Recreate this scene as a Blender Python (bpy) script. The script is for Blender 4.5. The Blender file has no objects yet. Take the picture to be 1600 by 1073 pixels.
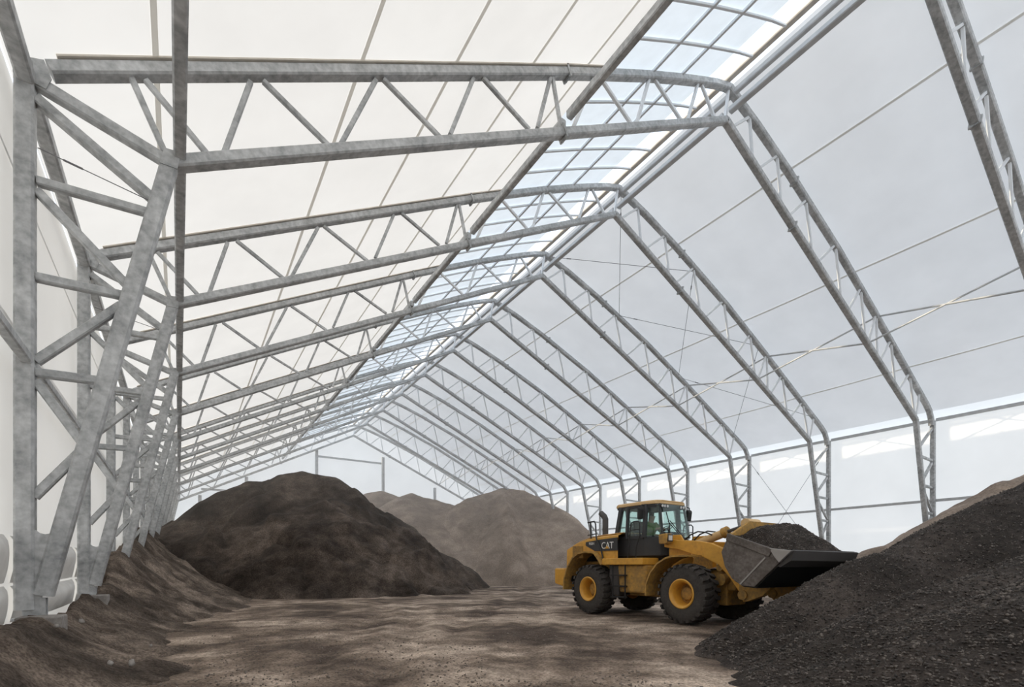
import bpy, bmesh, math, random
import numpy as np
from mathutils import Vector, Matrix
random.seed(7)
SC = bpy.context.scene
COL = SC.collection
PI = math.pi

# ------------------------------------------------------------------ materials
def new_mat(name):
    m = bpy.data.materials.new(name); m.use_nodes = True
    nt = m.node_tree; nt.nodes.clear()
    out = nt.nodes.new('ShaderNodeOutputMaterial')
    return m, nt, out
def nd(nt, typ, **kw):
    n = nt.nodes.new(typ)
    for k, v in kw.items():
        if k.startswith('i_'):
            key = k[2:]
            key = int(key) if key.isdigit() else key.replace('_', ' ')
            n.inputs[key].default_value = v
        else: setattr(n, k, v)
    return n
def ramp(nt, fac, stops):
    r = nt.nodes.new('ShaderNodeValToRGB')
    e = r.color_ramp.elements
    while len(e) < len(stops): e.new(0.5)
    for i, (p, c) in enumerate(stops):
        e[i].position = p; e[i].color = (*c, 1)
    nt.links.new(fac, r.inputs[0]); return r
def coords(nt, scale=(1, 1, 1)):
    t = nt.nodes.new('ShaderNodeTexCoord'); mp = nt.nodes.new('ShaderNodeMapping')
    mp.inputs['Scale'].default_value = scale
    nt.links.new(t.outputs['Object'], mp.inputs[0]); return mp.outputs[0]
def noise(nt, vec, scale, detail=4, rough=.55):
    n = nd(nt, 'ShaderNodeTexNoise'); n.inputs['Scale'].default_value = scale
    n.inputs['Detail'].default_value = detail; n.inputs['Roughness'].default_value = rough
    nt.links.new(vec, n.inputs['Vector']); return n.outputs['Fac']
def bump(nt, h, strength, dist=.02):
    b = nd(nt, 'ShaderNodeBump'); b.inputs['Strength'].default_value = strength
    b.inputs['Distance'].default_value = dist
    nt.links.new(h, b.inputs['Height']); return b.outputs[0]

def mottled(name, stops, scale, rough=.6, metal=0., bmp=0., scale2=None, spec=.5, stretch=(1, 1, 1), bdist=.02):
    m, nt, out = new_mat(name)
    v = coords(nt, stretch)
    n1 = noise(nt, v, scale, 5)
    if scale2:
        n2 = noise(nt, v, scale2, 3)
        mx = nd(nt, 'ShaderNodeMath', operation='MULTIPLY_ADD'); mx.inputs[1].default_value = .5
        nt.links.new(n2, mx.inputs[0])
        h = nd(nt, 'ShaderNodeMath', operation='MULTIPLY'); h.inputs[1].default_value = .5
        nt.links.new(n1, h.inputs[0]); nt.links.new(h.outputs[0], mx.inputs[2]); f = mx.outputs[0]
    else: f = n1
    r = ramp(nt, f, stops)
    p = nd(nt, 'ShaderNodeBsdfPrincipled'); p.inputs['Roughness'].default_value = rough
    p.inputs['Metallic'].default_value = metal
    p.inputs['Specular IOR Level'].default_value = spec
    nt.links.new(r.outputs[0], p.inputs['Base Color'])
    if bmp: nt.links.new(bump(nt, f, bmp, bdist), p.inputs['Normal'])
    nt.links.new(p.outputs[0], out.inputs[0]); return m
def plain(name, col, rough=.5, metal=0., spec=.5):
    return mottled(name, [(.3, tuple(c * .9 for c in col)), (.7, col)], 6, rough, metal, spec=spec)

def fabric(name, col, fac, scale=.6, var=.06):
    m, nt, out = new_mat(name)
    v = coords(nt)
    r = ramp(nt, noise(nt, v, scale, 3), [(.3, tuple(c * (1 - var) for c in col)), (.7, col)])
    d = nd(nt, 'ShaderNodeBsdfDiffuse'); t = nd(nt, 'ShaderNodeBsdfTranslucent'); mx = nd(nt, 'ShaderNodeMixShader')
    mx.inputs[0].default_value = fac
    nt.links.new(r.outputs[0], d.inputs[0]); nt.links.new(r.outputs[0], t.inputs[0])
    nt.links.new(d.outputs[0], mx.inputs[1]); nt.links.new(t.outputs[0], mx.inputs[2])
    nt.links.new(mx.outputs[0], out.inputs[0]); return m

M = {}
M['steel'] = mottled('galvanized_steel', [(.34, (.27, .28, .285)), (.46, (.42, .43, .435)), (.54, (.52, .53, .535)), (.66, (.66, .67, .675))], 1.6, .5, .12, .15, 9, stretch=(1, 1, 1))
M['steel_plain'] = mottled('grey_steel', [(.3, (.50, .51, .52)), (.7, (.62, .63, .64))], 3, .45, .1)
M['cable'] = plain('cable_steel', (.22, .22, .23), .5, .4)
M['roof'] = fabric('roof_fabric', (.88, .88, .88), .37)
M['wall'] = fabric('wall_fabric', (.93, .91, .875), .49, .4)
M['wall_sun'] = fabric('sunny_wall_fabric', (.88, .875, .86), .175, .4)
M['hem'] = fabric('hem_fabric', (.80, .79, .77), .12, 2.5, .12)
M['eave_glow'] = fabric('eave_glow_fabric', (.93, .93, .91), .62, .4)  # more translucent cloth, standing in for light on the eave beam
M['wall_seam'] = fabric('wall_seam_band', (.84, .84, .83), .25)
M['seam'] = fabric('seam_band', (.84, .82, .77), .33)
M['skylit_steel'] = mottled('skylit_galvanized', [(.3, (.74, .76, .78)), (.7, (.82, .84, .86))], 3, .45, 0)  # skylight glow put into the colour of ribs, purlins and webs
M['sky'] = fabric('opal_sheet', (.80, .885, .98), .37, 2.)
M['beige'] = mottled('beige_edge_profile', [(.3, (.58, .53, .46)), (.7, (.72, .67, .60))], 3, .7)
m, nt, out = new_mat('clear_sheet')
tr = nd(nt, 'ShaderNodeBsdfTransparent'); tr.inputs[0].default_value = (.96, .98, 1, 1)
gl = nd(nt, 'ShaderNodeBsdfGlossy'); gl.inputs['Roughness'].default_value = .1
fr = nd(nt, 'ShaderNodeFresnel'); fr.inputs[0].default_value = 1.08
mx = nd(nt, 'ShaderNodeMixShader'); mx.inputs[0].default_value = .03
nt.links.new(tr.outputs[0], mx.inputs[1]); nt.links.new(gl.outputs[0], mx.inputs[2]); nt.links.new(mx.outputs[0], out.inputs[0])
M['clear'] = m
def glass(name, tint):
    m, nt, out = new_mat(name)
    tr = nd(nt, 'ShaderNodeBsdfTransparent'); tr.inputs[0].default_value = (*tint, 1)
    gl = nd(nt, 'ShaderNodeBsdfGlossy'); gl.inputs['Roughness'].default_value = .03
    gl.inputs[0].default_value = (.9, .95, .95, 1)
    lw = nd(nt, 'ShaderNodeLayerWeight'); lw.inputs[0].default_value = .5
    pw = nd(nt, 'ShaderNodeMath', operation='POWER'); pw.inputs[1].default_value = 4; nt.links.new(lw.outputs['Facing'], pw.inputs[0])
    ma = nd(nt, 'ShaderNodeMath', operation='MULTIPLY_ADD'); ma.inputs[1].default_value = .6; ma.inputs[2].default_value = .05; nt.links.new(pw.outputs[0], ma.inputs[0])
    mx = nd(nt, 'ShaderNodeMixShader'); nt.links.new(ma.outputs[0], mx.inputs[0])
    nt.links.new(tr.outputs[0], mx.inputs[1]); nt.links.new(gl.outputs[0], mx.inputs[2]); nt.links.new(mx.outputs[0], out.inputs[0])
    return m
M['glass'] = glass('tinted_cab_glass', (.84, .925, .905))

def ground_mat(name, cols, s1, s2, s3, rough=.95, bmp=.6, bdist=.05, speck=None, stretch=(1, 1, 1), con=1.):
    """dirt: two broad tones, a mid tone noise and a fine grain; optional pale specks"""
    m, nt, out = new_mat(name)
    v = coords(nt, stretch); v0 = coords(nt)
    a = noise(nt, v, s1, 5, .6); b = noise(nt, v0, s2, 6, .65); c = noise(nt, v0, s3, 4, .7)
    r1 = ramp(nt, a, [(.39, cols[0]), (.5, cols[1]), (.61, cols[2])])
    r2 = ramp(nt, b, [(.37, tuple(1 - con * q for q in (.38, .39, .40))), (.63, (1 + .28 * con,) * 3)])
    r3 = ramp(nt, c, [(.38, tuple(1 - con * q for q in (.42, .43, .44))), (.62, (1 + .38 * con,) * 3)])
    mu = nd(nt, 'ShaderNodeMix', data_type='RGBA', blend_type='MULTIPLY'); mu.inputs[0].default_value = 1
    nt.links.new(r1.outputs[0], mu.inputs[6]); nt.links.new(r2.outputs[0], mu.inputs[7])
    mv = nd(nt, 'ShaderNodeMix', data_type='RGBA', blend_type='MULTIPLY'); mv.inputs[0].default_value = 1
    nt.links.new(mu.outputs[2], mv.inputs[6]); nt.links.new(r3.outputs[0], mv.inputs[7])
    colr = mv.outputs[2]
    if speck:
        vo = nd(nt, 'ShaderNodeTexVoronoi'); vo.inputs['Scale'].default_value = speck[0]; nt.links.new(v0, vo.inputs['Vector'])
        rr = ramp(nt, vo.outputs['Color'], [(speck[1], (0, 0, 0)), (speck[1] + .03, (1, 1, 1))])
        ms = nd(nt, 'ShaderNodeMix', data_type='RGBA'); nt.links.new(rr.outputs[0], ms.inputs[0])
        nt.links.new(colr, ms.inputs[6]); ms.inputs[7].default_value = (*speck[2], 1); colr = ms.outputs[2]
    p = nd(nt, 'ShaderNodeBsdfPrincipled'); p.inputs['Roughness'].default_value = rough
    p.inputs['Specular IOR Level'].default_value = .2
    nt.links.new(colr, p.inputs['Base Color'])
    ad = nd(nt, 'ShaderNodeMath', operation='MULTIPLY_ADD'); ad.inputs[1].default_value = .45
    nt.links.new(c, ad.inputs[0]); nt.links.new(b, ad.inputs[2])
    nt.links.new(bump(nt, ad.outputs[0], bmp, bdist), p.inputs['Normal'])
    nt.links.new(p.outputs[0], out.inputs[0]); return m
M['floor'] = ground_mat('trodden_earth', ((.095, .070, .055), (.23, .176, .137), (.47, .378, .305)), .38, 1.7, 24, .9, .9, .035)
M['dark_soil'] = ground_mat('dark_soil', ((.034, .026, .021), (.060, .046, .037), (.115, .089, .072)), .30, 1.6, 16, .95, .5, .12)
M['brown_soil'] = ground_mat('brown_soil', ((.255, .20, .16), (.31, .243, .195), (.37, .295, .238)), .22, .9, 10, .95, .6, .15, con=.5)
M['bank_soil'] = ground_mat('bank_soil', ((.072, .056, .045), (.13, .102, .082), (.235, .187, .152)), .7, 3, 25, .95, .8, .06)
M['gravel'] = ground_mat('black_gravel', ((.030, .024, .020), (.046, .037, .032), (.074, .060, .052)), .6, 7, 42, .85, 1., .03, (48, .90, (.15, .135, .125)))
M['stone'] = mottled('gravel_stone', [(.35, (.020, .017, .015)), (.5, (.060, .050, .044)), (.65, (.20, .172, .152))], 9, .75, bmp=.2)
M['clod'] = mottled('earth_clod', [(.3, (.09, .072, .06)), (.55, (.2, .165, .14)), (.75, (.36, .31, .27))], 9, .85, bmp=.2)
M['pebble'] = mottled('pale_stone', [(.3, (.22, .2, .18)), (.7, (.42, .39, .36))], 9, .8, bmp=.2)
M['concrete'] = mottled('old_concrete', [(.3, (.20, .18, .165)), (.7, (.40, .375, .35))], 3, .9, 0, .3, 25)
M['yellow'] = mottled('loader_yellow', [(.25, (.46, .235, .045)), (.5, (.66, .34, .05)), (.75, (.74, .39, .055))], 1.3, .45, 0, .03, 9)
M['pale_yellow'] = mottled('pale_loader_yellow', [(.3, (.64, .42, .19)), (.7, (.76, .53, .28))], 2, .6)  # paler loader yellow, with the light on the hood top painted in
M['dirty_yellow'] = mottled('dirty_yellow', [(.3, (.16, .105, .055)), (.5, (.38, .22, .06)), (.7, (.60, .325, .06))], 2.2, .7, 0, .1, 12)
M['charcoal'] = plain('charcoal_paint', (.040, .041, .044), .55)
M['grey_black'] = plain('sooty_metal', (.085, .078, .075), .6)
M['black'] = plain('black_plastic', (.016, .016, .017), .5)
M['tyre'] = mottled('dusty_rubber', [(.3, (.030, .027, .025)), (.7, (.075, .066, .06))], 3, .9, 0, .1, 20)
M['bucket'] = mottled('worn_bucket_steel', [(.3, (.075, .063, .055)), (.5, (.13, .112, .10)), (.72, (.24, .215, .20))], 1.6, .5, .35, .08, 16)
M['edge'] = plain('bright_worn_edge', (.42, .40, .38), .4, .6)
M['chrome'] = plain('chrome', (.8, .8, .8), .15, 1.)
M['lamp'] = plain('lamp_lens', (.75, .77, .78), .2)
M['white'] = plain('white_decal', (.8, .8, .78), .5)
M['seat'] = plain('dark_seat_cloth', (.03, .03, .032), .8)
M['hivis'] = plain('hi_vis_green', (.17, .27, .075), .8)
M['trousers'] = plain('dark_trousers', (.03, .035, .05), .9)
M['skin'] = plain('skin_tone', (.5, .31, .23), .6)
M['hair'] = plain('brown_hair', (.06, .04, .03), .7)
m, nt, out = new_mat('dust_haze')
vs = nd(nt, 'ShaderNodeVolumeScatter'); vs.inputs['Color'].default_value = (1., .96, .91, 1); vs.inputs['Density'].default_value = .010
vs.inputs['Anisotropy'].default_value = .3
nt.links.new(vs.outputs[0], out.inputs['Volume']); M['haze'] = m

# ------------------------------------------------------------------ mesh helpers
class MB:
    def __init__(s): s.v = []; s.f = []; s.smooth = False
    def add(s, vs, fs):
        o = len(s.v); s.v += [tuple(v) for v in vs]; s.f += [tuple(i + o for i in f) for f in fs]; return s
    def box(s, lo, hi):
        (a, b, c), (d, e, f) = lo, hi
        return s.add([(a, b, c), (d, b, c), (d, e, c), (a, e, c), (a, b, f), (d, b, f), (d, e, f), (a, e, f)],
                     [(3, 2, 1, 0), (4, 5, 6, 7), (0, 1, 5, 4), (1, 2, 6, 5), (2, 3, 7, 6), (3, 0, 4, 7)])
    def sweep(s, pts, prof, side):
        """sweep a closed profile [(a,b)] along pts; a along in-plane normal, b along fixed vector 'side'"""
        pts = [Vector(p) for p in pts]; side = Vector(side).normalized(); n = len(prof); vs = []
        for i, p in enumerate(pts):
            t0 = (p - pts[i - 1]).normalized() if i else None
            t1 = (pts[i + 1] - p).normalized() if i < len(pts) - 1 else None
            t = (t0 + t1).normalized() if t0 and t1 else (t0 or t1)
            k = 1 / max(.3, t.dot(t0)) if t0 and t1 else 1
            nn = side.cross(t)
            nn = nn.normalized() if nn.length > 1e-6 else Vector((0, 0, 1))
            for a, b in prof: vs.append(p + nn * a * k + side * b)
        fs = []
        for i in range(len(pts) - 1):
            for j in range(n):
                j2 = (j + 1) % n
                fs.append((i * n + j, i * n + j2, (i + 1) * n + j2, (i + 1) * n + j))
        fs.append(tuple(range(n))[::-1]); fs.append(tuple((len(pts) - 1) * n + j for j in range(n)))
        return s.add(vs, fs)
    def beam(s, p0, p1, w, d, side=(0, 1, 0), ch=.14):
        return s.sweep([p0, p1], rect(w, d, ch), side)
    def tube(s, pts, r, n=8):
        pts = [Vector(p) for p in pts]; vs = []
        up = None
        for i, p in enumerate(pts):
            t = (pts[min(i + 1, len(pts) - 1)] - pts[max(i - 1, 0)]).normalized()
            if up is None: up = Vector((0, 0, 1)) if abs(t.z) < .9 else Vector((1, 0, 0))
            a = t.cross(up).normalized(); b = a.cross(t).normalized(); up = b
            rr = r[i] if isinstance(r, (list, tuple)) else r
            vs += [p + (a * math.cos(2 * PI * j / n) + b * math.sin(2 * PI * j / n)) * rr for j in range(n)]
        fs = []
        for i in range(len(pts) - 1):
            for j in range(n):
                j2 = (j + 1) % n
                fs.append((i * n + j2, i * n + j, (i + 1) * n + j, (i + 1) * n + j2))
        fs.append(tuple(range(n))); fs.append(tuple((len(pts) - 1) * n + j for j in range(n))[::-1])
        s.add(vs, fs); return s
    def prism(s, poly, y0, y1):
        """poly [(x,z)] extruded along y"""
        n = len(poly)
        area = sum(poly[i][0] * poly[(i + 1) % n][1] - poly[(i + 1) % n][0] * poly[i][1] for i in range(n))
        if area < 0: poly = poly[::-1]
        vs = [(x, y0, z) for x, z in poly] + [(x, y1, z) for x, z in poly]
        fs = [tuple(range(n)), tuple(range(n, 2 * n))[::-1]]
        fs += [((i + 1) % n, i, n + i, n + (i + 1) % n) for i in range(n)]
        return s.add(vs, fs)
    def lathe(s, prof, n=32, axis='y', c=(0, 0, 0), close=False):
        """prof [(r, h)] revolved about an axis through c"""
        vs = []
        for r, h in prof:
            for j in range(n):
                a = 2 * PI * j / n; u, w = r * math.cos(a), r * math.sin(a)
                vs.append((c[0] + u, c[1] + h, c[2] + w) if axis == 'y' else (c[0] + u, c[1] + w, c[2] + h))
        fs = []
        for i in range(len(prof) - 1):
            for j in range(n):
                j2 = (j + 1) % n
                fs.append((i * n + j, i * n + j2, (i + 1) * n + j2, (i + 1) * n + j))
        if close:
            fs.append(tuple(range(n))[::-1]); fs.append(tuple((len(prof) - 1) * n + j for j in range(n)))
        return s.add(vs, fs)
    def build(s, name, mat, parent=None, org=None, smooth=None, bevel=0):
        org = Vector(org) if org is not None else (world_loc(parent) if parent else Vector((0, 0, 0)))
        me = bpy.data.meshes.new(name)
        me.from_pydata([tuple(Vector(v) - org) for v in s.v], [], s.f); me.update()
        return link(name, me, mat, parent, org if not parent else None, smooth, bevel)
def link(name, me, mat, parent=None, loc=None, smooth=None, bevel=0):
    o = bpy.data.objects.new(name, me); COL.objects.link(o)
    if mat is not None: me.materials.append(mat)
    if parent: o.parent = parent
    if loc is not None: o.location = loc
    if smooth:
        bm = bmesh.new(); bm.from_mesh(me); bmesh.ops.recalc_face_normals(bm, faces=bm.faces); bm.to_mesh(me); bm.free()
        me.polygons.foreach_set('use_smooth', [True] * len(me.polygons))
        if smooth is not True: me.set_sharp_from_angle(angle=math.radians(smooth))
    if bevel:
        b = o.modifiers.new('edge', 'BEVEL'); b.width = bevel; b.segments = 2; b.limit_method = 'ANGLE'
    return o
def world_loc(o):
    v = Vector(o.location)
    while o.parent: o = o.parent; v += Vector(o.location)
    return v
def rect(w, d, ch=.14):
    """box section w (in-plane) by d (along side, from 0 to d) with small chamfers"""
    c = ch * min(w, d); a = w / 2
    return [(-a + c, 0), (a - c, 0), (a, c), (a, d - c), (a - c, d), (-a + c, d), (-a, d - c), (-a, c)][::-1]
def tag(o, label=None, cat=None, group=None, kind=None):
    if label: o['label'] = label
    if cat: o['category'] = cat
    if group: o['group'] = group
    if kind: o['kind'] = kind
    return o
def empty(name, loc, rz=0):
    o = bpy.data.objects.new(name, None); COL.objects.link(o); o.location = loc; o.rotation_euler = (0, 0, rz)
    o.empty_display_size = .2
    return o

# ------------------------------------------------------------------ hall geometry
YF = [4.45, 9.5, 14.5, 19.55, 24.6, 29.5, 34.35, 39.2, 44.2, 49.3, 54.35]     # truss frame planes, front to end wall
NF = len(YF)
KX = [-2.2, -.27, 14.4, 29.9, 32.4]
AX = [-.05, -.08, .05, .02, .02]
AZ = [-.045, -.045, -.008, .03, .03]
def FX(k, x, z):
    """the hall is not quite parallel: every frame shifts a little against the one before"""
    k = k - 1
    ax = float(np.interp(x, KX, AX)); az = float(np.interp(x, KX, AZ)) * min(1, max(0, (z - 1) / 7))
    return x + ax * k, z + az * k
def frame_y(k):
    if k < 0: return YF[0] + 5 * k
    if k >= NF: return YF[-1] + .4
    i = int(math.floor(k)); fr = k - i
    return YF[i] if fr == 0 else YF[i] * (1 - fr) + YF[min(i + 1, NF - 1)] * fr
ORD = ['first', 'second', 'third', 'fourth', 'fifth', 'sixth', 'seventh', 'eighth', 'ninth', 'tenth', 'eleventh', 'twelfth']

TOPL = [(-1.69, 8.64), (3.0, 11.17), (7.86, 13.8), (9.3, 14.55), (10.82, 15.33), (12.11, 15.95), (13.16, 16.43), (13.9, 16.76), (14.6, 17.0)]
TOPR = [(14.6, 17.0), (16.2, 16.55), (18.18, 15.86), (21.94, 14.33), (25.37, 12.70), (28.6, 11.08), (30.3, 10.24), (31.2, 9.80), (31.68, 9.5), (31.92, 9.15), (32.0, 8.8)]
BOT = [(-.27, 7.93), (14.42, 15.85), (29.9, 8.77)]
WEBL = [((-.3, 8.0), (-.76, 9.05)), ((-.58, 9.1), (.26, 8.3)), ((.47, 8.42), (.87, 9.85)), ((1.07, 9.97), (2.17, 9.35)),
        ((2.37, 9.45), (3.05, 11.05)), ((3.2, 11.15), (4.43, 10.58)), ((4.66, 10.75), (5.22, 12.25)), ((5.46, 12.4), (6.72, 11.85)),
        ((6.96, 12.0), (7.36, 13.45)), ((7.42, 13.45), (7.68, 12.35)), ((8.05, 12.5), (8.75, 14.15)), ((9.0, 14.3), (10.13, 13.65)),
        ((10.34, 13.75), (10.84, 15.25)), ((11.06, 15.38), (12.22, 14.78)), ((12.53, 14.95), (13.0, 16.25)), ((13.2, 16.35), (13.84, 15.65)), ((14.4, 15.9), (14.58, 16.95))]
WEBR = [((14.75, 15.8), (15.72, 16.6)), ((15.76, 16.6), (15.95, 15.2)), ((16.25, 15.1), (17.4, 16.05)), ((17.46, 16.0), (17.72, 14.45)),
        ((18.15, 14.2), (19.36, 15.25)), ((19.45, 15.2), (19.9, 13.45)), ((20.28, 13.25), (21.65, 14.4)), ((21.78, 14.3), (22.2, 12.4)),
        ((22.8, 12.1), (23.92, 13.35)), ((24.0, 13.3), (24.4, 11.4)), ((24.7, 11.25), (25.42, 12.65)), ((25.5, 12.6), (25.58, 10.85)), ((25.85, 10.7), (26.95, 11.9)),
        ((27.05, 11.85), (27.5, 9.95)), ((27.85, 9.8), (29.1, 10.85)), ((29.2, 10.8), (29.78, 8.95)), ((29.95, 8.95), (30.4, 10.15))]
COLL = [((-1.83, 7.0), (-.54, 7.05)), ((-1.83, 6.86), (-.8, 5.82)), ((-1.84, 5.63), (-.84, 5.66)), ((-1.84, 4.43), (-.88, 5.5)),
        ((-1.84, 4.27), (-1.12, 4.3)), ((-1.84, 4.15), (-1.33, 3.32)), ((-1.86, 2.5), (-1.36, 3.2))]
COLR = [((32.0, 8.6), (30.35, 7.45)), ((32.0, 7.0), (30.4, 7.05)), ((32.0, 6.85), (30.72, 5.8)), ((32.0, 5.6), (30.75, 5.62)), ((30.8, 5.45), (32.0, 4.4)),
        ((32.0, 4.25), (31.1, 4.28)), ((32.0, 4.1), (31.3, 3.3)), ((31.35, 3.15), (32.0, 2.4))]

def gusset(m, k, xs, y0, y1, flip):
    """plate between column and leg with a rounded notch at its top"""
    (xa, xb) = xs
    pts = []
    zt = 2.25
    for i in range(9):
        t = i / 8
        pts.append((xa + (xb(zt) - xa) * t, zt - .28 * math.sin(PI * t) ** .7))
    poly = [(xa, 1.05)] + pts + [(xb(1.05), 1.05)]
    poly = [FX(k, *p) for p in poly]
    m.prism(poly, y0, y1)

def make_frame(k):
    y = YF[k]
    root = empty('truss_frame', (*[FX(k, 14.4, 0)[0]], y, 0))
    lab = f'{ORD[k]} galvanized steel truss frame counted from the front' if 0 < k < NF - 1 else \
        ('first galvanized steel truss frame from the front, only a shaded roof piece showing' if k == 0 else 'last galvanized steel truss frame, standing against the white end wall')
    tag(root, lab, 'truss frame', 'truss frames along the hall')
    P = lambda p, yy: (*FX(k, *p)[:1], yy, FX(k, *p)[1])
    full = True
    S = M['steel']
    # chords
    if full:
        MB().sweep([P(p, y) for p in TOPL], rect(.19, .23), (0, 1, 0)).build('top_chord', S, root)
        MB().beam(P(BOT[0], y), P(BOT[1], y), .19, .23).build('bottom_chord', S, root)
    MB().sweep([P(p, y) for p in TOPR], rect(.22, .23), (0, 1, 0)).build('top_chord', S, root)
    MB().beam(P(BOT[1], y), P(BOT[2], y), .2, .23).build('bottom_chord', S, root)
    webs = (WEBL if full else []) + WEBR
    for a, b in webs:
        MB().beam(P(a, y + .07), P(b, y + .07), .085, .085).build('web_brace', S if a[0] < 8 else M['skylit_steel'], root)  # webs past the skylight edge take the steel with light painted in
    # splice plates on the chords
    spl = ([(7.72, None, 'L')] if full else []) + [(18.5, None, 'R')]
    for x, _, sd in spl:
        for poly, w in ((TOPL if sd == 'L' else TOPR, .24), (BOT, .27)):
            xx = x + (.12 if poly is not BOT else 0)
            z = float(np.interp(xx, [p[0] for p in poly], [p[1] for p in poly])); z2 = float(np.interp(xx + .1, [p[0] for p in poly], [p[1] for p in poly]))
            d = Vector((.1, 0, z2 - z)).normalized() * .025
            q = Vector(P((xx, z), y - .03))
            mb = MB().beam(q - d, q + d, w + .05, .29, ch=.03)
            nn = Vector((-d.z, 0, d.x)).normalized()
            for sgn in (-1, 1):
                for dd in (.05, .24):
                    c = q + nn * sgn * (w / 2 + .0) + Vector((0, dd, 0))
                    mb.tube([c - d * 2.2, c + d * 2.2], .018, 6)
            mb.build('splice_plate', S, root)
    def side(col, top, leg, foot, webs, tie):
        MB().beam(P((col, .9), y), P((col, top), y), .215, .21).build('column', S, root)
        open_side = k == 0 and col < 10            # the first bay has no inner leg on this side
        if not open_side: MB().beam(P(leg, y), P(foot, y), .225, .21).build('inner_leg', S, root)
        for a, b in ([] if k == 0 and col < 10 else webs): MB().beam(P(a, y + .06), P(b, y + .06), .12, .12).build('column_brace', S, root)
        for a, b, w in tie: MB().beam(P(a, y + .04), P(b, y + .04), w, .16).build('knee_tie', S, root)
        xb = lambda z: leg[0] + (foot[0] - leg[0]) * (z - leg[1]) / (foot[1] - leg[1])
        if open_side: return
        g = MB(); gusset(g, k, (col, xb), y + .04, y + .07, col > 10); g.build('gusset_plate', S, root)
        b = MB()
        s = 1 if col < 10 else -1
        for dx, dy in ((.02, .06), (.02, .2)):
            xa, xc = sorted((col - .02 * s, foot[0] + .03 * s))
            b.box((FX(k, xa, 1)[0], y + dy - .012, .78), (FX(k, xc, 1)[0], y + dy + .012, 1.06))
        xa, xc = sorted((col - .12 * s, foot[0] + .14 * s))
        b.box((FX(k, xa, 1)[0], y - .04, .76), (FX(k, xc, 1)[0], y + .28, .79))
        b.build('base_plate', S, root)
    if full:
        side(-1.95, 8.62, (-.27, 7.93), (-1.76, 1.1), COLL, [((-1.83, 8.4), (-.3, 7.95), .17), ((-1.83, 8.16), (-.46, 7.27), .14)])
        # corner bracket and node plate
        MB().prism([FX(k, *p) for p in ((-2.06, 8.36), (-1.72, 8.30), (-1.66, 8.48), (-1.74, 8.70), (-2.06, 8.60))], y + .02, y + .05).build('corner_plate', S, root)
        MB().prism([FX(k, *p) for p in ((-.40, 7.82), (-.17, 7.82), (-.12, 8.10), (-.34, 8.08))], y - .012, y + .01).build('node_plate', S, root)
    if full or k == 0:
        side(32.15, 9.05, (29.9, 8.77), (31.9, 1.1), COLR, [])
    return root
frames = [make_frame(k) for k in range(NF)]

# ---- longitudinal members, one thing per bay
def bay_words(i): return f'between the {ORD[i]} and {ORD[i + 1]} truss frames'
def bay_beam(name, i, xz, w, d, label, cat, group, mat=None, gap=.0, dz=0, side=None):
    a = FX(i, *xz); b = FX(i + 1, *xz)
    y0 = (YF[i] + .23 + gap) if i >= 0 else YF[0] + 5 * i
    y1 = YF[i + 1] - gap
    p0, p1 = Vector((a[0], y0, a[1] + dz)), Vector((b[0], y1, b[1] + dz))
    mb = MB(); sd = (1, 0, 0)
    prof = [(u, v - d / 2) for u, v in rect(w, d)]
    mb.sweep([p0, p1], prof, sd)
    o = mb.build(name, mat or M['steel'], None, (p0 + p1) / 2)
    return tag(o, label, cat, group)
for i in range(0, NF - 1):
    bw = bay_words(i)
    bay_beam('knee_strut', i, (-.14, 8.1), .2, .17, f'grey knee-height steel strut on the sunlit side {bw}', 'strut', 'knee struts of the sunlit side')
    bay_beam('skylight_strut', i, (7.85, 12.66), .2, .17, f'steel strut below the lower edge of the skylight {bw}', 'strut', 'struts along the skylight edge')
    bay_beam('ridge_strut', i, (14.5, 16.12), .17, .2, f'bright lower ridge strut {bw}', 'strut', 'lower ridge struts', M['steel_plain'])
    bay_beam('ridge_strut', i, (14.82, 16.93), .17, .16, f'upper ridge strut under the skylight edge {bw}', 'strut', 'upper ridge struts', M['steel_plain'])
    bay_beam('eave_strut', i, (-1.93, 8.37), .2, .2, f'grey eave strut atop the sunlit wall columns {bw}', 'strut', 'eave struts of the sunlit wall')
    bay_beam('wall_strut', i, (-1.92, 4.42), .13, .13, f'mid-height strut along the sunlit wall {bw}', 'strut', 'mid struts of the sunlit wall')
    bay_beam('eave_beam', i, (32.26, 9.1), .16, .12, f'pale eave beam above the shaded side wall {bw}', 'beam', 'eave beams of the shaded wall', M['steel_plain'])
    bay_beam('wall_rail', i, (32.28, 4.95), .14, .1, f'horizontal rail across the shaded white wall {bw}', 'rail', 'rails of the shaded wall', M['steel_plain'])
    # crossed tubes between the roof chords
    r = empty('roof_cross_brace', ((FX(i, 25.4, 12)[0]), (YF[i] + YF[i + 1]) / 2, 11.0))
    tag(r, f'pair of crossed roof tubes {bw}', 'brace', 'crossed roof tubes')
    t0, b0 = FX(i, 25.55, 12.6), FX(i, 24.65, 11.25); t1, b1 = FX(i + 1, 25.55, 12.6), FX(i + 1, 24.65, 11.25)
    y0, y1 = YF[i] + .24, YF[i + 1] - .01
    MB().tube([(t0[0], y0, t0[1]), (b1[0], y1, b1[1])], .04, 8).build('brace_tube', M['steel_plain'], r, smooth=50)
    MB().tube([(b0[0], y0, b0[1]), (t1[0], y1, t1[1])], .04, 8).build('brace_tube', M['steel_plain'], r, smooth=50)

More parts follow.
